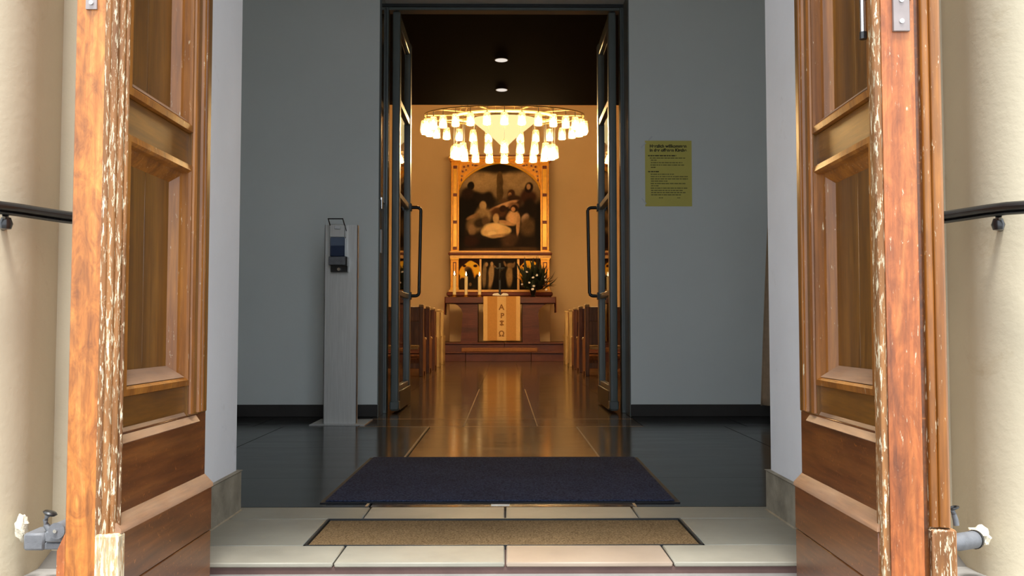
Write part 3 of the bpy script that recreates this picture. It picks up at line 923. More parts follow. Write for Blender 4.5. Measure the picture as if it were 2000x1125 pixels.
# ================================================================== THE NAVE
# recessed lamps in the gallery underside
for k, d in enumerate((8.55, 9.63)):
    root = thing('ceiling_lamp', (-0.03, d, 3.2), 'small round recessed lamp in the dark gallery ' + ('over the aisle, nearer the glass doors' if k == 0 else 'over the aisle, nearer the chandelier'), 'lamp')
    MB().lathe((-0.03, d, 3.2), [(0.066, -0.004), (0.066, 0.0)], 28).build('trim_ring', 'white_plastic', root)
    MB().lathe((-0.03, d, 3.2), [(0.056, -0.006), (0.060, -0.0042)], 28).build('diffuser', 'downlight_glow', root)

# chandelier -------------------------------------------------------------
CH = Vector((0.0, 13.0, 3.72))
A1, B1, A2, B2 = 1.172, 0.588, 0.735, 0.40
root = thing('chandelier', CH, 'large oval brass chandelier with two tiers of lit glass shades', 'chandelier')
def oval(a, b, z, n=72):
    return [(CH.x + a * math.sin(2 * PI * k / n), CH.y - b * math.cos(2 * PI * k / n), z) for k in range(n)]
MB().tube(oval(A1, B1, 3.725), 0.008, 8, squash=(0.7, 1.4), closed=True).build('outer_hoop', 'chandelier_brass', root)
MB().tube(oval(A2, B2, 3.70), 0.016, 8, squash=(0.6, 1.3), closed=True).build('inner_hoop', 'hoop_cream', root)
for k in range(10):
    a = 2 * PI * (k + 0.5) / 10
    MB().tube([(CH.x + 0.06 * math.sin(a), CH.y - 0.04 * math.cos(a), 3.74), (CH.x + A1 * math.sin(a), CH.y - B1 * math.cos(a), 3.728)], 0.011, 8).build('spoke', 'chandelier_brass', root)
for k in range(6):
    a = 2 * PI * k / 6 + 0.2
    MB().tube([(CH.x + A2 * math.sin(a), CH.y - B2 * math.cos(a), 3.73), (CH.x + 0.05 * math.sin(a), CH.y - 0.05 * math.cos(a), 5.4)], 0.006, 6).build('hanger', 'chandelier_brass', root)
MB().tube([(CH.x, CH.y, 5.35), (CH.x, CH.y, 7.6)], 0.018, 10).build('ceiling_rod', 'chandelier_brass', root)
MB().lathe((CH.x, CH.y, 3.72), [(0.0, -0.455), (0.05, -0.440), (0.13, -0.36), (0.23, -0.27), (0.34, -0.185), (0.42, -0.12), (0.455, -0.065), (0.46, -0.045), (0.44, -0.05), (0.0, -0.10)], 40, 1.0, 0.6).build('glass_bowl', 'bowl_glow', root)
# one shared lamp: bell shade, bulb, cap
def local_mesh(mb, name, mat):
    o = mb.build(name, mat)
    me = o.data
    bpy.data.objects.remove(o)
    return me
shade_me = local_mesh(MB().lathe((0, 0, 0), [(0.070, -0.095), (0.060, -0.075), (0.054, 0.0), (0.050, 0.06), (0.046, 0.08)], 18), 'lamp_shade', 'lamp_glass')
_bm = bmesh.new(); _bm.from_mesh(shade_me)
bmesh.ops.delete(_bm, geom=[f for f in _bm.faces if len(f.verts) > 4], context='FACES_ONLY')
_bm.to_mesh(shade_me); _bm.free()
bulb_me = local_mesh(MB().lathe((0, 0, 0), [(0.0, -0.090), (0.046, -0.088), (0.045, -0.07), (0.034, -0.03), (0.020, 0.01), (0.010, 0.03), (0.0, 0.036)], 14), 'bulb', 'bulb_glow')
cap_me = local_mesh(MB().lathe((0, 0, 0), [(0.012, 0.046), (0.016, 0.06), (0.041, 0.078), (0.041, 0.084), (0.012, 0.088), (0.006, 0.11)], 14), 'lamp_cap', 'chandelier_brass')
def hang_lamp(x, yy, z, ztop):
    sh = bpy.data.objects.new('lamp_shade', shade_me); COL.objects.link(sh); sh.parent = root; sh.location = Vector((x, yy, z)) - CH
    for nm, me in (('bulb', bulb_me), ('lamp_cap', cap_me)):
        o = bpy.data.objects.new(nm, me); COL.objects.link(o); o.parent = sh
    mb = MB().tube([(0, 0, 0.10), (0, 0, ztop - z)], 0.0045, 6)
    o = mb.build('cord', 'frame_dark'); o.parent = sh
for k in range(30):
    a = 2 * PI * k / 30
    hang_lamp(CH.x + A1 * math.sin(a), CH.y - B1 * math.cos(a), 3.55, 3.72)
for k in range(20):
    a = 2 * PI * k / 20
    hang_lamp(CH.x + A2 * math.sin(a), CH.y - B2 * math.cos(a), 3.19, 3.72)

# pews --------------------------------------------------------------------
def make_pew(s, d, label, wood='pew_wood'):
    root = thing('pew', (s * 1.05, d, 0), label, 'pew', 'wooden pews along the aisle')
    for xx in (1.03, 4.2):
        end = [(d, 0.0), (d, 0.90), (d + 0.075, 0.90), (d + 0.10, 0.60), (d + 0.16, 0.50), (d + 0.40, 0.47), (d + 0.43, 0.43), (d + 0.40, 0.38), (d + 0.40, 0.0), (d + 0.30, 0.0), (d + 0.28, 0.06), (d + 0.12, 0.06), (d + 0.10, 0.0)]
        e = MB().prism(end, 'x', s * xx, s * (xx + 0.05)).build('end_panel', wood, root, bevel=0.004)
        MB().box(s * (xx - 0.004), s * (xx + 0.054), d - 0.006, d + 0.082, 0.885, 0.915).build('post_cap', 'pew_pale', e, bevel=0.004)
        MB().box(s * (xx - 0.006), s * (xx + 0.056), d + 0.36, d + 0.44, 0.455, 0.492).build('arm_knob', 'pew_pale', e, bevel=0.008)
    MB().box(s * 1.08, s * 4.2, d + 0.012, d + 0.045, 0.70, 0.885).build('back_rail', 'pew_wood', root, bevel=0.004)
    MB().box(s * 1.08, s * 4.2, d + 0.025, d + 0.040, 0.40, 0.70).build('back_panel', 'pew_wood', root)
    MB().box(s * 1.08, s * 4.2, d + 0.03, d + 0.40, 0.40, 0.435).build('seat', 'pew_wood', root, bevel=0.004)
    MB().box(s * 1.08, s * 4.2, d + 0.02, d + 0.045, 0.10, 0.17).build('foot_rail', 'pew_wood', root, bevel=0.003)
    MB().box(s * 1.09, s * 4.18, d - 0.085, d + 0.014, 0.345, 0.372).build('book_ledge', 'pew_pale', root, bevel=0.003)
ordn = ['fifth', 'fourth', 'third', 'second', 'first']
for s in (-1, 1):
    for i in range(5):
        make_pew(s, 11.4 + 0.95 * i, 'brown wooden pew, ' + ordn[i] + ' from the altar steps on the ' + ('candle' if s < 0 else 'flower vase') + ' side of the aisle', 'pew_pale' if i > 2 else 'pew_wood')  # two pews nearest the altar: brighter light there put into paler end panels

# altar steps ---------------------------------------------------------------
st = thing('altar_steps', (0, 16.67, 0), 'two dark red stone steps leading up to the altar', 'steps', kind='structure')
xs = [-4.6, -2.9, -1.9, -0.72, 0.50, 1.5, 2.9, 4.6]
for a, b2 in zip(xs, xs[1:]):
    MB().box(a + 0.003, b2 - 0.003, 16.67, 17.1, 0, 0.15).build('riser_block', 'altar_step_stone', st, bevel=0.004)
    MB().box(a + 0.003, b2 - 0.003, 16.645, 17.1, 0.15, 0.173).build('tread_slab', 'altar_step_stone', st, bevel=0.005)
xs = [-4.6, -2.4, -1.3, 0.0, 1.3, 2.4, 4.6]
for a, b2 in zip(xs, xs[1:]):
    MB().box(a + 0.003, b2 - 0.003, 17.05, 19.4, 0.0, 0.315).build('riser_block', 'altar_step_stone', st, bevel=0.004)
    MB().box(a + 0.003, b2 - 0.003, 17.025, 19.4, 0.315, 0.34).build('tread_slab', 'altar_step_stone', st, bevel=0.005)
cu = MB().box(-0.80, 0.62, 16.72, 17.0, 0.173, 0.25).build('kneeling_cushion', 'cushion_cloth', bevel=0.02, seg=3)
tag(cu, 'long brown kneeling cushion on the lower altar step', 'cushion')

# altar ------------------------------------------------------------------------
DA = 17.6
def ax(x): return at(x, 620, DA).x
def az(y_): return at(985, y_, DA).z
ZT_ = az(580)
root = thing('altar', (ax(977), 17.95, 0.34), 'dark red stone altar table on two broad flaring legs', 'altar')
tp = MB().box(ax(869.5), ax(1085), DA, DA + 0.75, az(592), ZT_).build('table_top', 'altar_red', root, bevel=0.006)
for sg, inner, outer in ((-1, 932.5, 900), (1, 1021, 1055)):
    prof = [(ax(inner), 0.34), (ax(inner), az(592))]
    o2 = outer + sg * 0
    tops = [(o2 + sg * 14, 592), (o2 + sg * 6, 596), (o2 - sg * 1, 603), (o2 - sg * 4, 612)]
    prof += [(ax(x), az(y_)) for x, y_ in tops] + [(ax(o2), 0.34)]
    MB().prism(prof, 'y', DA + 0.06, DA + 0.69).build('leg', 'altar_red', root, bevel=0.004)
# red cloths hanging over both ends
for sg, xe_, pr_, nm in ((-1, 869.5, ((868.6, 600), (868.8, 614), (867.0, 614)), 'candle'), (1, 1085, ((1085.9, 600), (1085.7, 610), (1087.4, 610)), 'flower vase')):
    x0 = ax(xe_) + sg * 0.004
    root = thing('end_cloth', (x0, DA + 0.3, ZT_), 'narrow dark red cloth hanging over the altar end on the ' + nm + ' side', 'cloth')
    MB().box(x0 + sg * 0.012, x0 - sg * 0.03, DA + 0.06, DA + 0.5, ZT_ + 0.0005, ZT_ + 0.006).build('top_fold', 'cloth_red', root)
    MB().prism([(x0 + sg * 0.012, ZT_ + 0.006), (x0, ZT_ + 0.006), (x0, az(594))] + [(ax(q0), az(q1)) for q0, q1 in pr_], 'y', DA + 0.06, DA + 0.5).build('end_drop', 'cloth_red', root)
# antependium
root = thing('antependium', (ax(980), DA - 0.01, az(580)), 'tan and cream striped altar hanging embroidered with letters', 'cloth')
MB().box(ax(944), ax(1016), DA - 0.012, DA - 0.006, az(665), az(579.5)).build('hanging', 'cloth_tan', root, bevel=0.001)
MB().box(ax(944), ax(1016), DA - 0.012, DA + 0.35, az(580) + 0.0065, az(579.2) + 0.0065).build('top_fold', 'cloth_tan', root)
for x0, x1 in ((944, 952), (971, 988.5), (1008, 1016)):
    MB().box(ax(x0), ax(x1), DA - 0.0155, DA - 0.010, az(665.3), az(579)).build('stripe', 'cloth_cream', root)
text_mesh('A', 0.155, 'cloth_letter', 'letter', root, (ax(979.5), DA - 0.0165, az(600.5)), bold=0.004)
text_mesh('P', 0.140, 'cloth_letter', 'letter', root, (ax(981), DA - 0.0165, az(617)), bold=0.004)
text_mesh('\u03a9', 0.150, 'cloth_letter', 'letter', root, (ax(979.5), DA - 0.0165, az(652.5)), bold=0.004)
for a0 in (0.9, -0.9, PI / 2):
    cx_, cz_, L = ax(980), az(631), 0.055
    ux, uz = math.cos(a0) * L, math.sin(a0) * L
    nx_, nz_ = -math.sin(a0) * 0.008, math.cos(a0) * 0.008
    MB().prism([(cx_ - ux * 1.0 - nx_ * 1.8, cz_ - uz - nz_ * 1.8), (cx_ - nx_ * 0.5, cz_ - nz_ * 0.5), (cx_ + ux - nx_ * 1.8, cz_ + uz - nz_ * 1.8), (cx_ + ux + nx_ * 1.8, cz_ + uz + nz_ * 1.8), (cx_ + nx_ * 0.5, cz_ + nz_ * 0.5), (cx_ - ux + nx_ * 1.8, cz_ - uz + nz_ * 1.8)], 'y', DA - 0.0172, DA - 0.0156).build('cross_stroke', 'cloth_letter', root)

# candles
for x, top, where in ((886.5, 538, 'farthest from the crucifix'), (909.5, 539, 'between two other candles'), (936, 539.5, 'closest to the crucifix')):
    zt = az(top)
    zc = ZT_ + 0.006
    h_ = thing('candle_holder', (ax(x), DA + 0.16, zc), 'small brass holder under the white candle ' + where, 'candle holder')
    MB().lathe((ax(x), DA + 0.16, zc), [(0.055, 0), (0.055, 0.008), (0.03, 0.016), (0.038, 0.035), (0.034, 0.045)], 18).build('foot', 'brass', h_)
    c_ = thing('candle', (ax(x), DA + 0.16, zc + 0.045), 'lit white altar candle ' + where, 'candle')
    MB().lathe((ax(x), DA + 0.16, zc + 0.045), [(0.032, 0), (0.032, zt - zc - 0.05), (0.024, zt - zc - 0.045), (0.0, zt - zc - 0.047)], 16).build('wax', 'candle_wax', c_)
    MB().tube([(ax(x), DA + 0.16, zt - 0.004), (ax(x), DA + 0.16, zt + 0.018)], 0.003, 6).build('wick', 'black_iron', c_)
    MB().lathe((ax(x), DA + 0.16, zt + 0.008), [(0, 0), (0.013, 0.015), (0.016, 0.03), (0.010, 0.06), (0.0, 0.095)], 12).build('flame', 'flame_glow', c_)

# crucifix
root = thing('crucifix', (ax(976), DA + 0.40, ZT_ + 0.006), 'black bronze standing crucifix in the middle of the altar', 'crucifix')
yc = DA + 0.40
MB().box(ax(976) - 0.10, ax(976) + 0.10, yc - 0.06, yc + 0.06, ZT_ + 0.006, ZT_ + 0.05).build('foot', 'bronze_black', root, bevel=0.01)
MB().box(ax(976) - 0.022, ax(976) + 0.022, yc - 0.015, yc + 0.015, ZT_ + 0.05, az(511)).build('upright', 'bronze_black', root, bevel=0.004)
MB().box(ax(966), ax(986), yc - 0.015, yc + 0.015, az(522.5), az(519.5)).build('crossbar', 'bronze_black', root, bevel=0.004)
bd = MB().tube([(ax(976), yc - 0.03, az(y_)) for y_ in (520, 523, 525, 529, 534, 540, 545)], [0.016, 0.014, 0.022, 0.028, 0.022, 0.018, 0.010], 10)
bd.tube([(ax(967.5), yc - 0.025, az(521)), (ax(971.5), yc - 0.03, az(523.5)), (ax(976), yc - 0.03, az(525))], [0.008, 0.009, 0.014], 8)
bd.tube([(ax(984.5), yc - 0.025, az(521)), (ax(980.5), yc - 0.03, az(523.5)), (ax(976), yc - 0.03, az(525))], [0.008, 0.009, 0.014], 8)
bd.build('corpus', 'bronze_black', root)

# book on a stand
root = thing('altar_book', (ax(977), DA + 0.1, ZT_ + 0.012), 'open book with white pages lying on the altar cloth', 'book')
zb = ZT_ + 0.022
for sg in (-1, 1):
    pg_ = [(ax(977.5), zb + 0.012), (ax(977.5) + sg * 0.05, zb + 0.058), (ax(977.5) + sg * 0.13, zb + 0.05), (ax(977.5) + sg * 0.155, zb + 0.03), (ax(977.5) + sg * 0.155, zb + 0.010), (ax(977.5), zb + 0.002)]
    MB().prism(pg_, 'y', DA + 0.04, DA + 0.26).build('page_block', 'paper_white', root)
MB().box(ax(977.5) - 0.165, ax(977.5) + 0.165, DA + 0.03, DA + 0.27, zb - 0.003, zb + 0.002).build('cover', 'cloth_red', root)

# flower arrangement
FX, FY = ax(1042), DA + 0.30
root = thing('flower_vase', (FX, FY, ZT_ + 0.006), 'dark bushy flower arrangement with white blossoms in a vase', 'flowers')
MB().lathe((FX, FY, ZT_ + 0.006), [(0.05, 0), (0.06, 0.01), (0.035, 0.04), (0.06, 0.11), (0.07, 0.15), (0.05, 0.18)], 18).build('vase', 'bronze_black', root)
blade_me = local_mesh(MB().poly([(-0.012, 0, 0), (0.012, 0, 0), (-0.017, 0.012, 0.15), (0.017, 0.012, 0.15), (-0.010, 0.04, 0.30), (0.010, 0.04, 0.30), (0, 0.09, 0.42), (0, 0.006, 0.15), (0, -0.004, 0.0), (0, 0.034, 0.3)],
                               [(0, 8, 7, 2), (8, 1, 3, 7), (2, 7, 9, 4), (7, 3, 5, 9), (4, 9, 6), (9, 5, 6)]), 'leaf', 'leaf_dark')
blade_me2 = blade_me.copy(); blade_me2.materials.clear(); blade_me2.materials.append(MATS['leaf_brown'])
rnd = random.Random(11)
for k in range(110):
    az_ = rnd.uniform(0, 2 * PI)
    tilt = rnd.uniform(0.05, 1.25)
    o = bpy.data.objects.new('leaf', blade_me)
    COL.objects.link(o); o.parent = root
    o.location = (rnd.uniform(-0.16, 0.20), rnd.uniform(-0.08, 0.08), rnd.uniform(0.14, 0.36))
    o.rotation_euler = (tilt, rnd.uniform(-.3, .3), az_)
    sc_ = rnd.uniform(0.55, 1.05) * (1.0 if tilt < 0.9 else 0.8)
    o.scale = (sc_ * 2.4, sc_ * 1.1, sc_ * 1.2)
for k, (ang, ln) in enumerate(((1.55, 1.15), (1.25, 1.1), (1.0, 1.0), (1.75, 1.05), (1.42, 0.9), (1.9, 0.8))):
    o = bpy.data.objects.new('leaf', blade_me2)
    COL.objects.link(o); o.parent = root
    o.location = (0.12, 0.0, 0.24 + 0.01 * k)
    o.rotation_euler = (0, ang, 0)
    o.scale = (0.7, 0.5, ln * 0.75)
petal_me = local_mesh(MB().lathe((0, 0, 0), [(0.0, -0.01), (0.016, 0.0), (0.028, 0.012), (0.020, 0.02), (0.0, 0.014)], 7), 'blossom', 'petal_white')
for x, y_ in ((1020, 555), (1042, 542), (1043, 559), (1041, 565), (1049, 537), (1065.5, 540), (1066, 547), (1034, 552), (1029, 531), (1068, 566)):
    o = bpy.data.objects.new('blossom', petal_me)
    COL.objects.link(o); o.parent = root
    o.location = Vector((ax(x), FY - 0.17, az(y_))) - Vector(root.location)
    o.rotation_euler = (rnd.uniform(0.5, 1.4), rnd.uniform(-.5, .5), 0)
    q_ = rnd.uniform(0.7, 1.15)
    o.scale = (q_, q_, q_)

# ------------------------------------------------------------------ the golden altarpiece
DR = 18.8
def rx(x): return at(x, 440, DR).x
def rz(y_): return at(985, y_, DR).z
root = thing('altarpiece', (rx(976), DR + 0.15, 0.34), 'golden arched altarpiece with a dark painting above a three part predella', 'altarpiece')
def rb(x0, x1, y0, y1, d0, d1, name, mat, parent=None, bevel=0.004):
    return MB().box(rx(x0), rx(x1), DR + d0, DR + d1, rz(y1), rz(y0)).build(name, mat, parent or root, bevel=bevel)
rb(878, 1075, 578, 668.5, 0.12, 0.5, 'pedestal', 'nave_plaster')
rb(873, 1079, 570.5, 578.5, -0.08, 0.5, 'base_moulding', 'retable_red', bevel=0.02)
rb(877, 1076, 566, 570.5, -0.04, 0.5, 'base_fillet', 'gold_pale')
rb(881, 1073, 497, 566, 0.04, 0.45, 'predella_back', 'retable_dark')
rb(879, 1076, 497.5, 505, -0.03, 0.40, 'predella_top_rail', 'gold_pale')
rb(876, 1078, 493.5, 498.5, -0.07, 0.42, 'cornice', 'retable_red', bevel=0.015)
rb(879, 1075, 490.5, 493.8, -0.05, 0.42, 'cornice_fillet', 'gold_pale')
for x0, x1 in ((880.5, 896), (1056, 1073)):
    p = rb(x0, x1, 503, 566, -0.02, 0.3, 'predella_pilaster', 'gold')
    rb(x0 + 4.5, x1 - 4.5, 512, 560, -0.026, 0.0, 'inset', 'retable_red', p, 0)
    rb(x0 + 6.2, x1 - 6.2, 514, 558, -0.032, 0.0, 'inset_bar', 'gold', p, 0)
    rb(x0 - 0.5, x1 + 0.5, 504, 508, -0.04, 0.3, 'capital', 'gold_bright', p)
    rb(x0 - 0.8, x1 + 0.8, 562, 567, -0.04, 0.3, 'foot', 'gold_bright', p)
for x0, x1 in ((936.5, 940.5), (1010, 1014.5)):
    rb(x0, x1, 506, 567, -0.01, 0.2, 'divider', 'gold_pale')
# main case
rb(881, 1072, 313, 493, 0.10, 0.42, 'case_back', 'retable_dark')
for x0, x1 in ((881, 896.5), (1055.5, 1072)):
    p = rb(x0, x1, 314, 493, -0.02, 0.3, 'pilaster', 'gold')
    pr = rb(x0 + 4.6, x1 - 4.6, 325, 487, -0.026, 0.0, 'inset', 'gold_bright', p, 0)
    for yy in (327, 381, 434, 485):
        rb(x0 + 4.0, x1 - 4.0, yy - 3, yy + 3, -0.034, 0.0, 'red_block', 'retable_red', p, 0.006)
    for xx in (x0 + 3.4, x1 - 3.4):
        MB().tube([(rx(xx), DR - 0.022, rz(488)), (rx(xx), DR - 0.022, rz(324))], 0.010, 8).build('bead', 'gold_pale', p)
rb(879.5, 1074, 311, 315.5, -0.05, 0.42, 'top_fillet', 'gold')
rb(875.5, 1078.5, 306, 311.5, -0.09, 0.42, 'top_cornice', 'gold_pale', bevel=0.015)
rb(884, 1069, 303, 306.5, -0.02, 0.40, 'top_crest', 'retable_red', bevel=0.01)
# arch: spandrel plate between the straight frame and the arch curve
XL, XR, YT, YS, YC = 896.5, 1055.5, 315, 371, 318.5
def arch_y(x):
    u = abs(x - 976) / 79.5
    hgt = YS - YC
    k = 0.62 * math.sqrt(max(0, 1 - u ** 2)) + 0.38 * (1 - u ** 1.6)
    return YS - hgt * k
n_ = 48
pts, fs = [], []
for k in range(n_ + 1):
    x = XL + (XR - XL) * k / n_
    ya = min(YS, max(YT + 0.5, arch_y(x)))
    for d in (0.0, 0.12):
        pts.append((rx(x), DR + d, rz(YT)))
        pts.append((rx(x), DR + d, rz(ya)))
for k in range(n_):
    a = 4 * k; b2 = a + 4
    fs += [(a, a + 1, b2 + 1, b2), (a + 2, b2 + 2, b2 + 3, a + 3), (a + 1, a + 3, b2 + 3, b2 + 1), (a, b2, b2 + 2, a + 2)]
spn = MB().poly(pts, fs).build('spandrel', 'gold', root)
MB().tube([(rx(XL + (XR - XL) * k / 60), DR - 0.01, rz(arch_y(XL + (XR - XL) * k / 60))) for k in range(61)], 0.022, 8).build('arch_moulding', 'gold_bright', root)
MB().tube([(rx(XL + 1 + (XR - XL - 2) * k / 60), DR - 0.006, rz(arch_y(XL + (XR - XL) * k / 60)) + 0.045) for k in range(3, 58)], 0.010, 6).build('arch_bead', 'gold_pale', root)
for sg in (-1, 1):
    for u, v_, r_ in ((70, 326, 3.6), (62, 324, 3.0), (72.5, 335, 3.2), (66, 332, 2.6), (53, 322.5, 2.4), (74, 344, 2.4)):
        cx_, cz_ = rx(976 + sg * u), rz(v_)
        rr = r_ * DR / 1750
        MB().tube([(cx_ + rr * math.cos(t_ * PI / 8), DR - 0.004, cz_ + rr * math.sin(t_ * PI / 8)) for t_ in range(16)], 0.008, 6, closed=True).build('tracery_ring', 'gold_pale', spn)
        MB().disc_y(cx_, cz_, rr * 0.62, DR - 0.004, DR + 0.01, 10).build('tracery_hollow', 'retable_red', spn)
    for (u, v_, w_, h_) in ((47, 323.5, 5.5, 1.8), (75, 352, 1.8, 5.0)):
        cx_, cz_ = rx(976 + sg * u), rz(v_)
        MB().prism([(cx_ - w_ * 0.0107, cz_), (cx_, cz_ + h_ * 0.0107), (cx_ + w_ * 0.0107, cz_), (cx_, cz_ - h_ * 0.0107)], 'y', DR - 0.006, DR + 0.01).build('tracery_lozenge', 'retable_red', spn)

# painted panels: a fine grid whose colours are brushed on as soft overlapping patches
def painted(name, x0, x1, y0, y1, depth, bg, blobs, nx_=150, ny_=160, clip=None, parent=None, seed=0):
    X = np.linspace(x0, x1, nx_)
    Y = np.linspace(y0, y1, ny_)
    gx, gy = np.meshgrid(X, Y)
    colr = np.zeros((ny_, nx_, 3))
    tv = (gy - y0) / (y1 - y0)
    lin = lambda c: np.array(srgb(*c)[:3])
    for k in range(3):
        colr[..., k] = np.interp(tv, [p for p, _ in bg], [lin(c)[k] for _, c in bg])
    rs = np.random.RandomState(seed)
    wob = np.zeros_like(gx)
    for _ in range(10):
        fx, fy, p = rs.uniform(-.35, .35), rs.uniform(-.35, .35), rs.uniform(0, 6)
        wob += np.sin(gx * fx + gy * fy + p)
    wob /= 10
    for (cx_, cy_, a_, b_, rot, c, soft) in blobs:
        t_ = math.radians(rot)
        u = (gx - cx_) * math.cos(t_) + (gy - cy_) * math.sin(t_)
        v_ = -(gx - cx_) * math.sin(t_) + (gy - cy_) * math.cos(t_)
        r = np.sqrt((u / a_) ** 2 + (v_ / b_) ** 2) + wob * 0.22
        k = np.clip((1 + soft - r) / (2 * soft), 0, 1)
        k = k * k * (3 - 2 * k)
        colr = colr * (1 - k[..., None]) + lin(c) * k[..., None]
    colr *= (1 + 0.25 * wob)[..., None]
    lum = colr.mean(axis=2, keepdims=True)
    colr = colr * np.clip(0.42 + lum * 8.5, 0.45, 1.75)
    vs = [(rx(x), DR + depth, rz(y_)) for y_ in Y for x in X]
    vs = np.array(vs) - np.array(base_of(root))
    fs = []
    for j in range(ny_ - 1):
        for i in range(nx_ - 1):
            if clip is None or clip((X[i] + X[i + 1]) / 2, (Y[j] + Y[j + 1]) / 2):
                a = j * nx_ + i
                fs.append((a, a + nx_, a + nx_ + 1, a + 1))
    me = bpy.data.meshes.new(name)
    me.from_pydata([tuple(v_) for v_ in vs], [], fs)
    at = me.color_attributes.new('paint', 'FLOAT_COLOR', 'POINT')
    full = np.ones((nx_ * ny_, 4), dtype=np.float32)
    full[:, :3] = np.clip(colr.reshape(-1, 3), 0, 1)
    at.data.foreach_set('color', full.ravel())
    me.materials.append(MATS['oil_paint'])
    o = bpy.data.objects.new(name, me)
    COL.objects.link(o)
    o.parent = parent or root
    return o
# main picture: mourners round a pale draped figure before a wooden post (coordinates of the photograph)
def Q(u, v_): return (860 + u / 5.625, 300 + v_ / 5.625)
B = []
def blob(u, v_, a_, b_, rot, c, soft=0.25):
    x, y_ = Q(u, v_)
    B.append((x, y_, a_ / 5.625, b_ / 5.625, rot, c, soft))
SKY, DK = (124, 104, 76), (24, 13, 11)
blob(650, 150, 340, 60, 0, (40, 28, 22), 0.5)
blob(430, 300, 160, 90, 0, (136, 114, 82), 0.6)
blob(880, 300, 200, 90, 0, (130, 108, 78), 0.6)
blob(652, 300, 36, 110, 0, (92, 70, 42), 0.10); blob(652, 420, 38, 110, 0, (86, 66, 40), 0.10)
blob(320, 520, 130, 120, 0, DK, 0.3); blob(335, 350, 38, 45, 0, (36, 24, 20), 0.2); blob(300, 440, 70, 70, 0, (52, 32, 26), 0.3)
blob(490, 500, 120, 80, 10, (40, 26, 20), 0.3); blob(300, 640, 120, 140, 0, DK, 0.4)
blob(970, 480, 90, 90, 0, (74, 40, 28), 0.3); blob(975, 370, 44, 60, 0, (44, 24, 18), 0.2); blob(970, 358, 22, 32, 0, (140, 108, 78), 0.3); blob(990, 600, 90, 110, 0, (34, 20, 16), 0.3)
blob(780, 440, 40, 46, 0, (78, 46, 30), 0.25); blob(765, 450, 20, 26, 0, (144, 106, 70), 0.3); blob(820, 510, 90, 60, 20, (66, 40, 28), 0.3); blob(700, 520, 50, 30, 0, (92, 66, 44), 0.4)
blob(690, 570, 160, 26, -20, (168, 132, 96), 0.3); blob(800, 570, 60, 40, 0, (120, 86, 60), 0.4)
blob(640, 640, 90, 60, 0, (92, 58, 36), 0.35); blob(690, 600, 40, 36, 0, (62, 34, 24), 0.3)
blob(470, 570, 38, 55, 0, (150, 124, 88), 0.25); blob(470, 680, 90, 90, 20, (134, 110, 76), 0.35); blob(390, 770, 110, 90, -30, (112, 90, 62), 0.35); blob(345, 830, 40, 60, 0, (124, 98, 70), 0.4); blob(430, 760, 60, 50, 0, (64, 48, 32), 0.4)
blob(500, 740, 40, 60, 0, (100, 76, 52), 0.4); blob(350, 690, 70, 20, -25, (126, 96, 66), 0.4)
blob(800, 700, 70, 80, 0, (176, 138, 98), 0.25); blob(810, 600, 42, 40, 0, (52, 28, 20), 0.25); blob(800, 608, 22, 26, 0, (164, 120, 84), 0.3)
blob(855, 780, 20, 120, 4, (162, 124, 86), 0.25); blob(720, 760, 90, 24, 15, (158, 120, 82), 0.3); blob(612, 710, 34, 50, 0, (160, 132, 92), 0.3)
blob(610, 850, 165, 72, -3, (186, 156, 108), 0.16); blob(580, 800, 100, 40, -10, (196, 166, 118), 0.35); blob(570, 880, 46, 30, 0, (204, 176, 128), 0.3); blob(640, 900, 120, 20, -6, (150, 120, 84), 0.4)
blob(930, 710, 40, 60, 20, (136, 112, 92), 0.3); blob(960, 800, 90, 100, 0, (92, 70, 46), 0.4); blob(910, 620, 40, 34, 0, (34, 20, 16), 0.3)
blob(760, 950, 100, 70, -20, (84, 58, 40), 0.4); blob(500, 980, 170, 50, 0, DK, 0.4); blob(330, 960, 90, 60, 0, (58, 28, 20), 0.4); blob(960, 980, 120, 60, 0, (44, 28, 18), 0.4)
blob(560, 1060, 300, 24, 0, (92, 62, 38), 0.5); blob(900, 1050, 200, 26, 0, (84, 60, 38), 0.5); blob(230, 800, 40, 240, 0, DK, 0.5); blob(1080, 800, 36, 260, 0, DK, 0.5)
pic = painted('painting', 896.5, 1055.5, 316, 493, 0.05, [(0, (60, 46, 34)), (0.15, SKY), (0.38, (110, 90, 64)), (0.5, (48, 32, 24)), (1, (44, 28, 20))], B, 200, 220,
              clip=lambda x, y_: y_ > arch_y(x) - 1.0, seed=2)
tag(pic, 'dark oil painting of mourners around a pale draped figure')
rb(897, 1055, 489.5, 491.5, 0.0, 0.06, 'picture_sill', 'gold_pale')
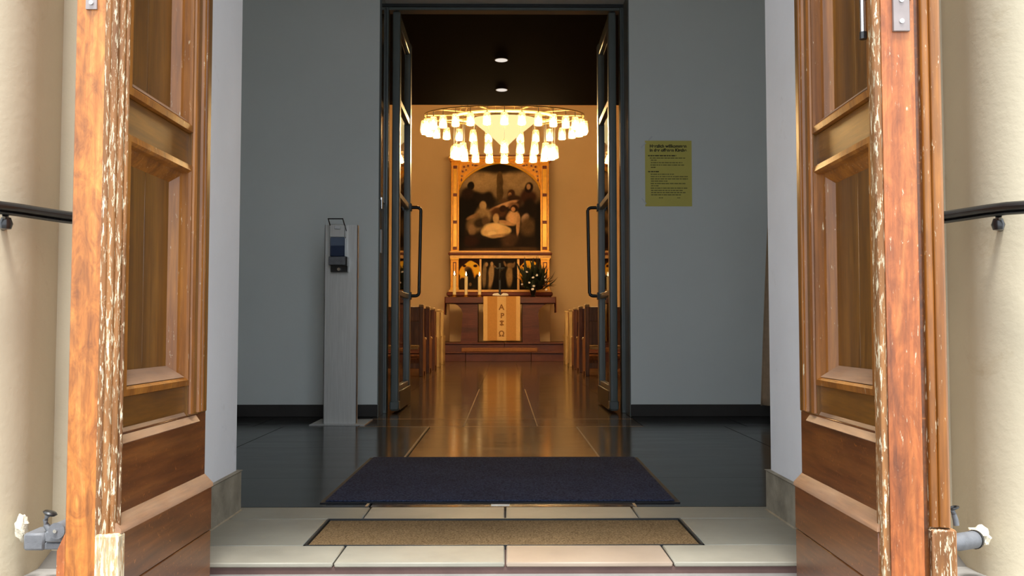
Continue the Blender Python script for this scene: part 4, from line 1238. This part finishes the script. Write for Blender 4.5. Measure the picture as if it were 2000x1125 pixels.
# predella pictures (coordinates of the second close look: 860 + u*.1956, 480 + v*.1956)
def predella(x0, x1, y0, y1, bg, blobs, seed, lab):
    L = [(860 + u * .1956, 480 + v_ * .1956, a_ * .1956, b_ * .1956, r_, c, s_) for u, v_, a_, b_, r_, c, s_ in blobs]
    o = painted('predella_picture', x0, x1, y0, y1, 0.03, bg, L, 80, 100, seed=seed)
    tag(o, lab)
RB, GOLD = (58, 20, 14), (226, 156, 40)
predella(896, 936.5, 505, 566, [(0, RB), (1, (46, 24, 18))],
         [(295, 270, 100, 120, 0, GOLD, 0.06), (295, 330, 100, 100, 0, GOLD, 0.06), (295, 380, 110, 60, 0, (44, 30, 20), 0.3), (275, 240, 36, 40, -30, (104, 76, 48), 0.3), (290, 320, 50, 90, 0, (34, 24, 18), 0.3),
          (225, 370, 40, 60, 0, (54, 40, 26), 0.3), (370, 350, 26, 70, 0, (40, 28, 20), 0.3), (240, 200, 20, 14, 0, RB, 0.3), (350, 200, 20, 14, 0, RB, 0.3), (300, 385, 12, 16, 0, (120, 92, 60), 0.4)], 5, 'gold ground picture of a dark kneeling figure')
predella(940.5, 1010, 505, 566, [(0, (34, 20, 14)), (1, (22, 14, 10))],
         [(440, 290, 22, 120, 2, (118, 96, 66), 0.25), (462, 185, 15, 22, 0, (140, 112, 78), 0.3), (505, 300, 30, 125, 6, (136, 110, 76), 0.25), (514, 180, 14, 22, 0, (150, 120, 84), 0.3), (470, 330, 14, 90, 0, (60, 46, 32), 0.3),
          (545, 210, 26, 10, 40, (110, 84, 56), 0.3), (690, 300, 32, 100, 0, (128, 102, 66), 0.3), (700, 195, 40, 26, 0, (120, 92, 60), 0.35), (645, 180, 10, 30, -20, (120, 92, 60), 0.3), (735, 185, 9, 26, 20, (120, 92, 60), 0.3), (615, 230, 18, 12, -40, (110, 90, 70), 0.4)], 6, 'dark picture of pale standing figures')
predella(1014.5, 1056, 505, 566, [(0, RB), (1, (40, 20, 16))],
         [(890, 260, 96, 112, 0, GOLD, 0.06), (890, 330, 96, 100, 0, GOLD, 0.06), (890, 360, 90, 100, 0, (24, 18, 14), 0.3), (835, 200, 18, 13, 0, RB, 0.3), (945, 200, 18, 13, 0, RB, 0.3), (880, 260, 40, 36, 0, (60, 34, 22), 0.4)], 7, 'gold ground picture half hidden by the flowers')
